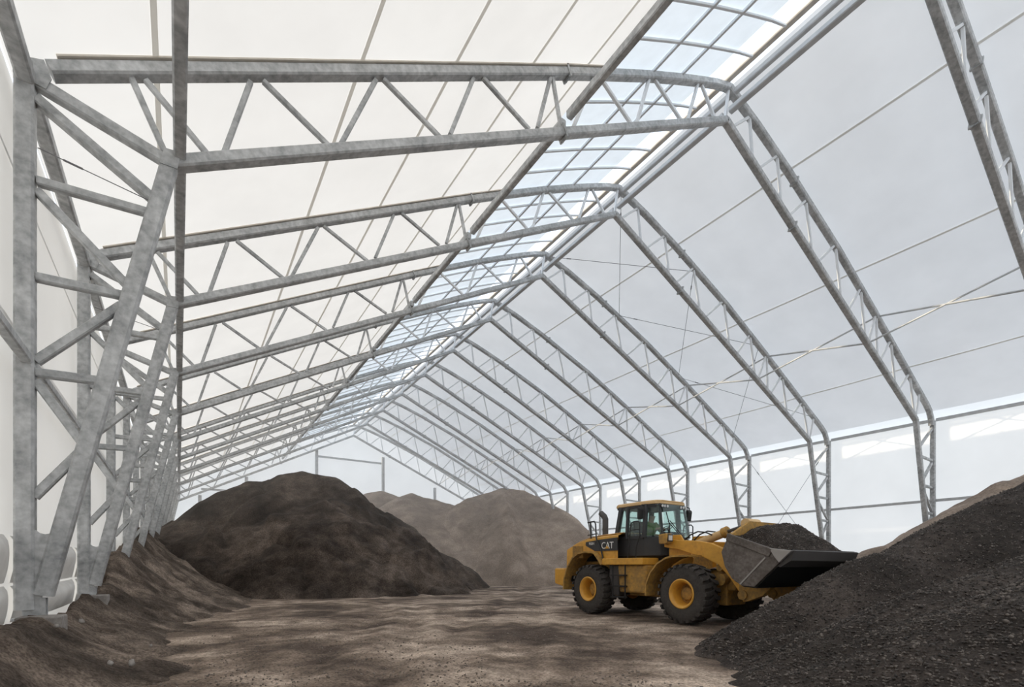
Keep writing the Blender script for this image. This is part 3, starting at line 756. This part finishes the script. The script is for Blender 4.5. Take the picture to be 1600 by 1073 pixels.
# engine hood: shell lofted across y with chamfered shoulders
def hood():
    prof = [(-4.97, 1.46), (-4.95, 2.10), (-4.84, 2.22), (-4.45, 2.36), (-4.0, 2.455), (-3.4, 2.51), (-2.5, 2.54)]
    mb = MB(); secs = [(-1.10, -.22), (-1.08, -.06), (-.92, .0), (0, .03), (.92, .0), (1.08, -.06), (1.10, -.22)]
    n = len(prof); vs = []
    for y, dz in secs:
        for i, (x, z) in enumerate(prof): vs.append((x, y, z + (dz if i >= 2 else 0)))
    m_ = len(secs); fs = [(i * n + j, i * n + j + 1, (i + 1) * n + j + 1, (i + 1) * n + j) for i in range(m_ - 1) for j in range(n - 1)]
    o = len(vs)
    for s_, y in ((0, -1.10), (m_ - 1, 1.10)):
        low = [(-2.5, 1.62), (-3.05, 1.62), (-3.35, 1.96), (-4.1, 1.96), (-4.6, 1.66), (-4.9, 1.46)]
        ids = [s_ * n + j for j in range(n)]
        st_ = len(vs); vs += [(x, y, z) for x, z in low]
        f = ids + [st_ + j for j in range(len(low))]
        fs.append(tuple(f if s_ else f[::-1]))
    mb.add(vs, fs); return mb
part(hood(), 'engine_hood', M['yellow'], smooth=28)
part(MB().prism([(-4.0, 2.475), (-3.4, 2.53), (-2.5, 2.56), (-2.5, 2.585), (-3.4, 2.555), (-4.0, 2.50), (-4.5, 2.39), (-4.86, 2.26), (-4.86, 2.235), (-4.5, 2.365)], -.9, .9), 'lit_hood_top', M['pale_yellow'], bevel=.01)  # thin paler sheet that paints light onto the hood's top face
part(MB().prism([(-3.95, 2.33), (-3.95, 2.22), (-3.5, 2.02), (-2.5, 2.02), (-2.5, 2.42), (-3.2, 2.39)], -1.125, -1.10), 'side_stripe', M['charcoal'])
part(MB().prism([(-3.95, 2.33), (-3.95, 2.22), (-3.5, 2.02), (-2.5, 2.02), (-2.5, 2.42), (-3.2, 2.39)], 1.10, 1.125), 'side_stripe', M['charcoal'])
for s in (-1, 1):
    mb = MB()
    for j in range(7): mb.box((-4.62, s * 1.11 - .012, 1.84 + j * .055), (-4.12, s * 1.11 + .012, 1.87 + j * .055))
    mb.box((-4.64, s * 1.103 - .006, 1.81), (-4.10, s * 1.103 + .006, 2.22))
    part(mb, 'side_vent', M['dirty_yellow'])
def text(s, size, x, z, mat, name, y=-1.127, extr=.004):
    cu = bpy.data.curves.new(name, 'FONT'); cu.body = s; cu.size = size; cu.extrude = extr; cu.align_x = 'CENTER'
    cu.space_character = .95
    o = bpy.data.objects.new(name, cu); COL.objects.link(o)
    dg = bpy.context.evaluated_depsgraph_get(); me = bpy.data.meshes.new_from_object(o.evaluated_get(dg))
    bpy.data.objects.remove(o)
    o = bpy.data.objects.new(name, me); COL.objects.link(o); me.materials.clear(); me.materials.append(mat)
    o.parent = ld; o.location = (x, y, z); o.rotation_euler = (PI / 2, 0, 0)
    return o
t = text('CAT', .30, -2.93, 2.09, M['white'], 'logo_lettering'); t.scale = (.95, 1, 1); t['label'] = 'white CAT lettering'
t = text('950H', .12, -3.66, 2.23, M['white'], 'model_lettering'); t['label'] = 'small white 950H lettering'
part(MB().prism([(-3.03, 2.088), (-2.85, 2.088), (-2.94, 2.19)], -1.136, -1.128), 'logo_triangle', M['yellow'])
# counterweight, rear frame
part(MB().prism([(-5.6, .92), (-5.6, 1.47), (-5.02, 1.47), (-4.98, 1.2), (-4.98, .86), (-5.2, .84)], -1.15, 1.15), 'counterweight', M['yellow'], bevel=.05)
part(MB().box((-4.95, -.5, .62), (-1.35, .5, 1.7)), 'rear_frame', M['dirty_yellow'], bevel=.03)
part(MB().box((-1.15, -.42, .5), (.75, .42, 1.45)), 'front_frame', M['dirty_yellow'], bevel=.04)
part(MB().tube([(-1.25, 0, .5), (-1.25, 0, 1.5)], .2, 14), 'articulation_pin', M['black'], smooth=45)
part(MB().box((-4.97, -1.0, 1.0), (-4.8, 1.0, 2.1)), 'radiator_grille', M['black'])
# fenders
def fender(pts, name, y0, y1, th, mat):
    mb = MB(); ins = []
    for i, p in enumerate(pts):
        a = Vector((pts[max(i - 1, 0)][0], 0, pts[max(i - 1, 0)][1])); b = Vector((pts[min(i + 1, len(pts) - 1)][0], 0, pts[min(i + 1, len(pts) - 1)][1]))
        t_ = (b - a).normalized(); nrm = Vector((t_.z, 0, -t_.x)); ins.append((p[0] + nrm.x * th, p[1] + nrm.z * th))
    n = len(pts)
    for i in range(n - 1):
        mb.prism([pts[i], pts[i + 1], ins[i + 1], ins[i]], y0, y1)
    return part(mb, name, mat)
for s in (-1, 1):
    ya, yb = sorted((s * .62, s * 1.31))
    fender([(-4.93, .74), (-4.90, 1.10), (-4.72, 1.52), (-4.45, 1.83), (-4.15, 1.99), (-3.75, 2.03), (-3.38, 1.99), (-3.2, 1.82), (-3.02, 1.60)], 'rear_fender', ya, yb, .05, M['grey_black'] if s > 0 else M['dirty_yellow'])
    fender([(-1.24, .70), (-1.23, 1.02), (-1.08, 1.35), (-.82, 1.62), (-.52, 1.77), (-.30, 1.82), (.20, 1.82)], 'front_fender', ya, yb, .045, M['dirty_yellow'])
    part(MB().box((-3.05, min(s * .55, s * 1.24), 1.575), (-1.38, max(s * .55, s * 1.24), 1.775)), 'platform', M['yellow'], bevel=.02)
    part(MB().prism([(-2.42, .74), (-1.38, .74), (-1.38, 1.575), (-2.5, 1.575)], min(s * .45, s * 1.12), max(s * .45, s * 1.12)), 'tank_box', M['dirty_yellow'], bevel=.06)
    part(MB().box((-2.98, min(s * .5, s * 1.0), .62), (-2.55, max(s * .5, s * 1.0), 1.575)), 'battery_box', M['grey_black'], bevel=.03)
    yl = s * 1.2
    mb = MB()
    for xx in (-2.62, -2.10): mb.tube([(xx, yl, .56), (xx, yl, 1.58)], .022, 8)
    for zz in (.60, .93, 1.26): mb.box((-2.64, yl - .07, zz - .02), (-2.08, yl + .07, zz + .02))
    part(mb, 'ladder', M['black'])
    mb = MB()
    mb.tube([(-2.04, yl, 1.60), (-1.98, yl, 1.90), (-1.90, yl, 2.55), (-1.86, yl, 2.80), (-1.76, yl, 2.84), (-1.58, yl, 2.84), (-1.52, yl, 2.78), (-1.52, yl, 2.4), (-1.66, yl, 2.1), (-1.68, yl, 1.78)], .018, 7)
    mb.tube([(-1.87, yl, 2.6), (-1.52, yl, 2.6)], .014, 6)
    part(mb, 'grab_rail', M['black'], smooth=45)
    mb = MB()
    yr = s * 1.14
    mb.tube([(-4.02, yr * .85, 2.99), (-3.70, yr * .85, 3.01), (-3.62, yr * .87, 2.92), (-3.42, yr, 2.42), (-3.18, yr, 2.0), (-3.08, yr * 1.02, 1.72)], .024, 7)
    mb.tube([(-3.88, yr * .85, 3.00), (-3.86, yr * .85, 2.42)], .022, 7)
    mb.tube([(-4.02, yr * .85, 2.57), (-3.5, yr * .92, 2.59)], .018, 6)
    part(mb, 'hood_rail', M['black'], smooth=45)
# exhaust
part(MB().tube([(-4.20, .0, 2.48), (-4.20, 0, 3.18), (-4.26, 0, 3.28), (-4.42, 0, 3.40)], [.105, .105, .105, .10], 14), 'exhaust_stack', M['grey_black'], smooth=45)
part(MB().box((-3.25, .1, 2.55), (-3.0, .35, 2.83)), 'air_intake', M['black'], bevel=.03)
# cab
CB = dict(r=-2.92, f=-1.12, w=.80)
plan = [(-2.95, -.74), (-2.85, -.80), (-1.72, -.80), (-1.26, -.64), (-1.16, -.46), (-1.16, .46), (-1.26, .64), (-1.72, .80), (-2.85, .80), (-2.95, .74)]
def ring(mb, plan, z0, z1, s0=1, s1=1, dx0=0, dx1=0):
    n = len(plan)
    vs = [(x + dx0, y * s0, z0) for x, y in plan] + [(x + dx1, y * s1, z1) for x, y in plan]
    mb.add(vs, [((i + 1) % n, i, n + i, n + (i + 1) % n)[::-1] for i in range(n)] + [tuple(range(n))[::-1], tuple(range(n, 2 * n))])
mb = MB(); ring(mb, plan, 1.83, 2.40, .98, 1.0); part(mb, 'cab_body', M['charcoal'], bevel=.03)
mb = MB(); ring(mb, plan, 1.72, 1.83, .8, .95); part(mb, 'cab_mount', M['black'])
top_s, top_dx = .90, .0
def cabpt(x, y, z):
    t = (z - 2.4) / (3.36 - 2.4)
    xx = x + (.14 * t if x < -2.5 else -.16 * t if x > -1.4 else 0)
    return (xx, y * (1 - .10 * t), z)
posts = [(-2.88, -.77, .14), (-2.42, -.80, .09), (-1.72, -.795, .12), (-1.20, -.60, .06)]
for x, y, w in posts:
    for s in (1, -1):
        mb = MB(); a, b = cabpt(x, y * s, 2.38), cabpt(x, y * s, 3.38)
        mb.sweep([a, b], [(u, v - w / 2) for u, v in rect(w, w)], (0, 1, 0)); part(mb, 'cab_post', M['charcoal'])
def pane(name, pts, th=.012):
    mb = MB(); p = [Vector(q) for q in pts]; nrm = (p[1] - p[0]).cross(p[-1] - p[0]).normalized() * th
    n = len(p); mb.add(p + [q + nrm for q in p], [tuple(range(n))[::-1], tuple(range(n, 2 * n))] + [(i, (i + 1) % n, n + (i + 1) % n, n + i) for i in range(n)])
    return part(mb, name, M['glass'])
def quad(x0, y0, x1, y1, z0=2.40, z1=3.36): return [cabpt(x0, y0, z0), cabpt(x1, y1, z0), cabpt(x1, y1, z1), cabpt(x0, y0, z1)]
for s in (1, -1):
    pane('side_window', quad(-2.86, s * .785, -2.44, s * .80)); pane('side_window', quad(-2.40, s * .80, -1.76, s * .80)); pane('side_window', quad(-1.70, s * .785, -1.20, s * .63))
pane('windscreen', quad(-1.13, -.56, -1.13, .56)); pane('rear_window', quad(-2.93, -.70, -2.93, .70))
# dark window surrounds on the door
for s in (1, -1):
    for x0, x1, yy in ((-2.86, -2.44, .795), (-2.40, -1.76, .805)):
        a = [Vector(cabpt(x0, s * yy, z)) for z in (2.40, 3.36)]; b = [Vector(cabpt(x1, s * yy, z)) for z in (2.40, 3.36)]
        part(MB().sweep([a[0], b[0]], [(u, v - .015) for u, v in rect(.1, .03)], (0, 1, 0)), 'window_frame', M['charcoal'])
        part(MB().sweep([a[1], b[1]], [(u, v - .015) for u, v in rect(.14, .03)], (0, 1, 0)), 'window_frame', M['charcoal'])
for s in (1, -1): part(MB().sweep([(-1.72, s * .72, 3.33), (-1.42, s * .60, 3.33)], [(u, v - .02) for u, v in rect(.12, .04)], (0, 1, 0)), 'window_frame', M['charcoal'])
part(MB().box((-1.40, -.48, 3.26), (-1.34, .48, 3.39)), 'window_frame', M['charcoal'])
rp = [(-3.0, -.66), (-2.85, -.76), (-1.7, -.76), (-1.42, -.68), (-1.32, -.5), (-1.32, .5), (-1.42, .68), (-1.7, .76), (-2.85, .76), (-3.0, .66)]
mb = MB(); ring(mb, rp, 3.375, 3.45, 1.0, 1.0); ring(mb, rp, 3.45, 3.49, 1.0, .93); part(mb, 'cab_roof', M['pale_yellow'], bevel=.015)
mb = MB(); ring(mb, [(x * .985 - .03, y * .96) for x, y in rp], 3.32, 3.376); part(mb, 'roof_liner', M['charcoal'])
for y in (-.62, -.50, -.36, .36, .50, .62):
    o = part(MB().tube([(-1.34, y * .85, 3.31), (-1.27, y * .85, 3.305)], .045, 12), 'work_lamp', M['black'], smooth=45)
    l = MB().tube([(-1.272, y * .85, 3.305), (-1.255, y * .85, 3.304)], .038, 12).build('lens', M['lamp'], None, (0, 0, 0)); l.parent = o
# interior
part(MB().box((-2.55, -.26, 2.1), (-2.0, .26, 2.32)), 'driver_seat', M['seat'], bevel=.05)
part(MB().prism([(-2.62, 2.3), (-2.5, 2.3), (-2.62, 2.98), (-2.74, 2.98)], -.25, .25), 'seat_back', M['seat'], bevel=.05)
part(MB().prism([(-1.38, 2.3), (-1.22, 2.3), (-1.18, 2.55), (-1.38, 2.55)], -.4, .4), 'dashboard', M['black'], bevel=.03)
mb = MB().lathe([(.17, -.012), (.185, 0), (.17, .012), (.155, 0), (.17, -.012)], 24, 'z', (0, 0, 0))
mb.tube([(0, 0, 0), (.12, 0, -.35)], .03, 8); mb.tube([(-.17, 0, 0), (.17, 0, 0)], .012, 6)
sw = part(mb, 'steering_wheel', M['black'], smooth=45); sw.location = (-1.55, 0, 2.68); sw.rotation_euler = (0, -.45, 0)
# mirrors, wipers, lights
for s, mx_, my in ((1, -1.42, .86), (-1, -1.74, .95)):
    mb = MB(); my *= s
    mb.tube([(mx_ - .05, s * .70, 3.34), (mx_, my * .9, 3.36), (mx_ + .03, my, 3.33), (mx_ + .03, my, 3.05)], .016, 6)
    o = part(mb, 'mirror', M['black'], smooth=45)
    g = MB().prism([(mx_ - .04, 2.92), (mx_ + .03, 2.93), (mx_ + .07, 3.22), (mx_ + .03, 3.28), (mx_ - .03, 3.27)], my - .10, my + .10).build('mirror_head', M['black'], None, (0, 0, 0), bevel=.03); g.parent = o
mb = MB().tube([(-1.10, -.40, 2.42), (-1.16, -.34, 2.75), (-1.22, -.42, 3.12)], [.02, .012, .016], 6); part(mb, 'wiper', M['black'])
mb = MB(); mb.tube([(-1.06, .15, 2.40), (-1.12, -.38, 2.86)], .012, 6); mb.tube([(-1.06, .05, 2.40), (-1.12, -.46, 2.84)], .012, 6); part(mb, 'wiper', M['black'])
for s in (1, -1):
    o = part(MB().prism([(-.98, 2.16), (-.72, 2.16), (-.68, 2.40), (-.74, 2.45), (-1.0, 2.42)], min(s * .78, s * 1.02), max(s * .78, s * 1.02)), 'headlamp', M['dirty_yellow'], bevel=.02)
    l = MB().box((-.70, s * .9 - .1, 2.22), (-.675, s * .9 + .1, 2.42)).build('lamp_rim', M['black'], None, (0, 0, 0)); l.parent = o
    l = MB().box((-.69, s * .9 - .075, 2.25), (-.668, s * .9 + .075, 2.39)).build('lens', M['lamp'], None, (0, 0, 0)); l.parent = o
    # tower plates
    part(MB().prism([(-1.0, 1.3), (-.28, 1.3), (-.18, 1.75), (-.62, 2.42), (-1.0, 2.42)], min(s * .50, s * .56), max(s * .50, s * .56)), 'loader_tower', M['yellow'], bevel=.01)
    # lift arm
    arm = [(-1.05, 2.08), (-1.04, 2.24), (-.86, 2.30), (-.58, 2.26), (.03, 2.215), (.46, 2.14), (.81, 1.99), (1.05, 1.70), (1.28, 1.32), (1.52, .98), (1.54, .74), (1.38, .64), (1.26, .90), (1.02, 1.22), (.70, 1.56), (.26, 1.76), (-.17, 1.88), (-.58, 2.0)]
    part(MB().prism(arm, min(s * .60, s * .72), max(s * .60, s * .72)), 'lift_arm', M['yellow'], bevel=.02)
    part(MB().tube([(-.92, s * .48, 2.24), (-.92, s * .78, 2.24)], .10, 14), 'arm_pin', M['dirty_yellow'], smooth=45)
    part(MB().tube([(1.40, s * .52, .82), (1.40, s * .80, .82)], .12, 14), 'arm_pin', M['dirty_yellow'], smooth=45)
    o = part(MB().tube([(-.75, s * .46, 1.25), (.25, s * .46, 1.42)], .11, 14), 'lift_cylinder', M['dirty_yellow'], smooth=45)
    l = MB().tube([(.25, s * .46, 1.42), (.62, s * .46, 1.49)], .05, 12).build('piston_rod', M['chrome'], None, (0, 0, 0), 45); l.parent = o
    l = MB().tube([(.66, s * .40, 1.50), (.66, s * .62, 1.50)], .10, 12).build('rod_eye', M['dirty_yellow'], None, (0, 0, 0), 45); l.parent = o
part(MB().prism([(-.9, 1.4), (-.3, 1.4), (-.4, 2.2), (-.9, 2.3)], -.5, .5), 'tower_web', M['dirty_yellow'])
part(MB().tube([(.66, -.6, 1.18), (.66, .6, 1.18)], .16, 14), 'cross_tube', M['dirty_yellow'], smooth=45)
part(MB().prism([(.45, .9), (.95, .9), (1.05, 1.1), (.85, 1.45), (.5, 1.45)], -.38, .38), 'front_crossmember', M['dirty_yellow'], bevel=.03)
# tilt linkage
o = part(MB().tube([(-.6, 0, 2.12), (.42, 0, 2.44)], .115, 16), 'tilt_cylinder', M['pale_yellow'], smooth=45)
l = MB().tube([(.36, 0, 2.42), (.50, 0, 2.465)], .15, 16).build('cylinder_head', M['dirty_yellow'], None, (0, 0, 0), 45); l.parent = o
l = MB().tube([(.48, 0, 2.46), (1.12, 0, 2.62)], .045, 10).build('piston_rod', M['grey_black'], None, (0, 0, 0), 45); l.parent = o
part(MB().prism([(.98, 2.56), (1.08, 2.72), (1.22, 2.74), (1.30, 2.62), (1.28, 1.5), (1.05, 1.15), (.9, 1.3), (1.02, 1.7)], -.16, .16), 'tilt_lever', M['dirty_yellow'], bevel=.04)
part(MB().tube([(1.15, -.26, 2.62), (1.15, .26, 2.62)], .13, 16), 'lever_boss', M['pale_yellow'], smooth=45)
for yy, zz, dx in ((-.2, 2.50, 0), (.12, 2.52, .08)):
    part(MB().tube([(-.75 + dx, yy, 2.28), (-.55 + dx, yy, zz - .08), (-.3 + dx, yy, zz), (-.05 + dx, yy * .9, zz - .04), (.12 + dx, yy * .8, 2.38)], .02, 7), 'hydraulic_hose', M['black'], smooth=45)
# bucket
BW = 1.50
prof = [(1.52, 2.27), (1.33, 1.86), (1.42, 1.52), (1.60, 1.24), (1.85, 1.08), (2.15, 1.06), (2.97, 1.84)]
inn = [(1.60, 2.25), (1.42, 1.87), (1.50, 1.57), (1.66, 1.32), (1.88, 1.16), (2.12, 1.14), (2.93, 1.86)]
mb = MB()
for i in range(len(prof) - 1): mb.prism([prof[i], prof[i + 1], inn[i + 1], inn[i]], -BW, BW)
bk_ = part(mb, 'bucket', M['bucket'])
for s in (1, -1):
    y0, y1 = sorted((s * (BW - .03), s * (BW + .03)))
    q = MB().prism(prof + [(2.56, 1.88)], y0, y1).build('side_plate', M['bucket'], None, (0, 0, 0), bevel=.008); q.parent = bk_
    y0, y1 = sorted((s * (BW - .02), s * (BW + .06)))
    q = MB().prism([(1.50, 2.30), (1.46, 2.14), (2.50, 1.72), (2.58, 1.90)], y0, y1).build('side_rim', M['bucket'], None, (0, 0, 0), bevel=.015); q.parent = bk_
    q = MB().prism([(2.50, 1.92), (2.62, 1.72), (2.72, 1.60), (2.99, 1.85)], y0, y1).build('side_cutter', M['edge'], None, (0, 0, 0), bevel=.008); q.parent = bk_
    y0, y1 = sorted((s * (BW + .028), s * (BW + .045)))
    q = MB().prism([(1.80, 1.12), (1.83, 1.10), (2.42, 1.70), (2.40, 1.73)], y0, y1).build('weld_seam', M['edge'], None, (0, 0, 0)); q.parent = bk_
q = MB().prism([(2.70, 1.50), (2.93, 1.64), (3.0, 1.85), (2.96, 1.87), (2.6, 1.55)], -BW + .03, BW - .03).build('cutting_edge', M['grey_black'], None, (0, 0, 0)); q.parent = bk_
mb = MB(); g = [(-BW, 2.27), (-.74, 2.62), (.74, 2.62), (BW, 2.27), (BW, 2.1), (-BW, 2.1)]
vs = [(1.50 + (z - 2.27) * .0, y, z) for y, z in g] + [(1.58, y, z) for y, z in g]
n = 6; mb.add(vs, [tuple(range(n)), tuple(range(n, 2 * n))[::-1]] + [((i + 1) % n, i, n + i, n + (i + 1) % n) for i in range(n)])
q = mb.build('spill_guard', M['dirty_yellow'], None, (0, 0, 0), bevel=.01); q.parent = bk_
for y in (-.66, .66):
    q = MB().prism([(1.30, 1.2), (1.62, 1.15), (2.1, 1.03), (1.9, .82), (1.5, .66), (1.28, .72)], y - .1, y + .1).build('hinge_bracket', M['dirty_yellow'], None, (0, 0, 0), bevel=.01); q.parent = bk_
q = MB().prism([(1.15, 2.1), (1.5, 2.2), (1.5, 1.7), (1.3, 1.75)], -.12, .12).build('tilt_bracket', M['dirty_yellow'], None, (0, 0, 0), bevel=.01); q.parent = bk_
q = MB().prism([(1.62, 1.185), (1.86, 1.05), (2.15, 1.03), (2.94, 1.80), (2.95, 1.815), (2.14, 1.052), (1.86, 1.075), (1.63, 1.21)], -BW + .04, BW - .04).build('underside_sheet', M['black'], None, (0, 0, 0)); q.parent = bk_  # added black sheet that darkens the bucket's underside

# gravel in the bucket (a thing of its own)
X, Y = grid(1.5, 2.92, -1.46, 1.46, .035)
floor_in = np.interp(X, [1.44, 1.66, 1.88, 2.12, 2.93], [1.8, 1.4, 1.25, 1.22, 1.88])
crown = 2.56 - .42 * (np.abs(Y) / 1.46) ** 2.2 - np.where(X < 2.05, (2.05 - X) * .18, (X - 2.05) * .62) + fbm(X, Y, .5, 3, 5) * .12 + fbm(X, Y, .12, 2, 9) * .03
edge_ = np.clip(np.minimum(np.minimum((1.46 - np.abs(Y)) / .3, (2.92 - X) / .22), 1), 0, 1)
rim_ = np.interp(X, [1.5, 2.56, 2.92], [2.1, 1.87, 1.86])
Hb = rim_ + (np.maximum(crown, rim_) - rim_) * (edge_ ** .75)
Hb = np.maximum(Hb, floor_in)
WX, WY = LX + Y, LY - X
gl_ = heap_mesh('gravel_load', Hb, WX, WY, M['gravel'], -9, (LX, LY - 2.1, 1.2)); tag(gl_, 'heaped load of dark gravel filling the loader bucket', 'gravel')
# skirt closing the load down into the bucket
rg = np.random.default_rng(9)
ii = rg.integers(2, Hb.shape[0] - 2, 2600); jj = rg.integers(2, Hb.shape[1] - 2, 2600)
P = np.stack([WX[ii, jj], WY[ii, jj], Hb[ii, jj] + .002], 1)
st = stones('gravel_stones', P, rg.uniform(.008, .018, len(P)), M['stone'], gl_, (LX, LY - 2.1, 1.2), 33); tag(st, kind='stuff')

# operator
op = empty('person', (LX, LY + 2.28, 2.32), -PI / 2); tag(op, 'person in a green hi-vis jacket seated at the controls in the loader cab', 'person')
def skin(name, verts, edges, rad, mat, root=0, lv=2):
    me = bpy.data.meshes.new(name); me.from_pydata(verts, edges, [])
    o = link(name, me, mat, op)
    sk = o.modifiers.new('skin', 'SKIN'); sk.use_smooth_shade = True
    for i, r in enumerate(rad): me.skin_vertices[0].data[i].radius = (r, r) if not isinstance(r, tuple) else r
    me.skin_vertices[0].data[root].use_root = True
    s_ = o.modifiers.new('sub', 'SUBSURF'); s_.levels = lv; s_.render_levels = lv
    return o
V = [(0, 0, .08), (.02, 0, .28), (.08, 0, .48), (.12, 0, .60), (.16, 0, .70), (.19, 0, .80),
     (.12, -.19, .53), (.30, -.24, .32), (.56, -.16, .36), (.12, .19, .53), (.30, .24, .32), (.56, .16, .36),
     (.05, -.11, .06), (.44, -.14, .10), (.50, -.14, -.30), (.62, -.14, -.36), (.05, .11, .06), (.44, .14, .10), (.50, .14, -.30), (.62, .14, -.36),
     (.645, -.15, .37), (.645, .15, .37)]
Ed = [(0, 1), (1, 2), (2, 3), (3, 4), (4, 5), (2, 6), (6, 7), (7, 8), (8, 20), (2, 9), (9, 10), (10, 11), (11, 21), (0, 12), (12, 13), (13, 14), (14, 15), (0, 16), (16, 17), (17, 18), (18, 19)]
Rd = [.15, .15, .15, .065, .095, .075, .065, .05, .036, .065, .05, .036, .09, .075, .05, .045, .09, .075, .05, .045, .035, .035]
body = skin('body', V, Ed, Rd, M['skin'])
skin('hi_vis_jacket', [(0, 0, .08), (.02, 0, .28), (.08, 0, .48), (.11, 0, .56), (.12, -.19, .53), (.30, -.24, .32), (.50, -.18, .35), (.12, .19, .53), (.30, .24, .32), (.50, .18, .35)],
     [(0, 1), (1, 2), (2, 3), (2, 4), (4, 5), (5, 6), (2, 7), (7, 8), (8, 9)], [.20, .205, .20, .09, .095, .075, .058, .095, .075, .058], M['hivis'])
skin('trousers', [(0, 0, .06), (.05, -.11, .06), (.44, -.14, .10), (.50, -.14, -.24), (.05, .11, .06), (.44, .14, .10), (.50, .14, -.24)], [(0, 1), (1, 2), (2, 3), (0, 4), (4, 5), (5, 6)], [.14, .11, .09, .07, .11, .09, .07], M['trousers'])
skin('hair', [(.12, 0, .78), (.14, 0, .84), (.18, 0, .875)], [(0, 1), (1, 2)], [.07, .085, .07], M['hair'])
mb = MB()
for s in (-1, 1):
    for j in range(4):
        y0 = s * .15 + (j - 1.5) * .02
        mb.tube([(.64, y0, .38), (.68, y0, .395), (.70, y0, .375), (.69, y0, .355)], [.010, .010, .009, .008], 6)
    mb.tube([(.64, s * .12, .37), (.67, s * .105, .365), (.69, s * .11, .355)], [.011, .010, .009], 6)
mb.build('finger_tips', M['skin'], op, (0, 0, 0), 45)
mb = MB().tube([(.262, 0, .77), (.285, 0, .745), (.262, 0, .735)], [.012, .018, .012], 6); mb.build('nose', M['skin'], op, (0, 0, 0), 45)

# ------------------------------------------------------------------ haze
hz = MB().box((-1.8, 29.0, .02), (32.2, 54.2, 17.5)).build('dust_haze', M['haze'], None, (15, 42, 8)); tag(hz, 'thin airborne dust hanging over the far half of the hall', 'haze', kind='stuff')

# ------------------------------------------------------------------ light, camera
w = bpy.data.worlds.new('overcast_sky'); SC.world = w; w.use_nodes = True
bg = w.node_tree.nodes['Background']; bg.inputs[0].default_value = (.845, .915, 1.0, 1); bg.inputs[1].default_value = 1.62
sun = bpy.data.lights.new('sun', 'SUN'); sun.energy = 3.8; sun.color = (1., .85, .63); sun.angle = math.radians(.6)
so = bpy.data.objects.new('sun', sun); COL.objects.link(so)
d = Vector((1, -.03, -.467)).normalized()
so.rotation_euler = d.to_track_quat('-Z', 'Y').to_euler(); so.location = (-20, 20, 30)
cam = bpy.data.cameras.new('camera'); co = bpy.data.objects.new('camera', cam); COL.objects.link(co); SC.camera = co
cam.sensor_fit = 'HORIZONTAL'; cam.sensor_width = 36; cam.lens = F_ / 1600 * 36
cam.shift_x = (800 - CX_) / 1600; cam.shift_y = (CY_ - 536.5) / 1600
cam.clip_start = .05; cam.clip_end = 400
co.location = (0, 0, HC); co.rotation_euler = (PI / 2, 0, -TH_)
SC.view_settings.view_transform = 'Standard'; SC.view_settings.look = 'None'; SC.view_settings.gamma = 1; SC.view_settings.exposure = 0
SC.view_settings.use_curve_mapping = False
cy = SC.cycles
cy.max_bounces = 12; cy.diffuse_bounces = 7; cy.glossy_bounces = 4; cy.transmission_bounces = 6; cy.transparent_max_bounces = 12; cy.volume_bounces = 2
cy.use_denoising = True; cy.caustics_reflective = False; cy.caustics_refractive = False
cy.sample_clamp_indirect = 6
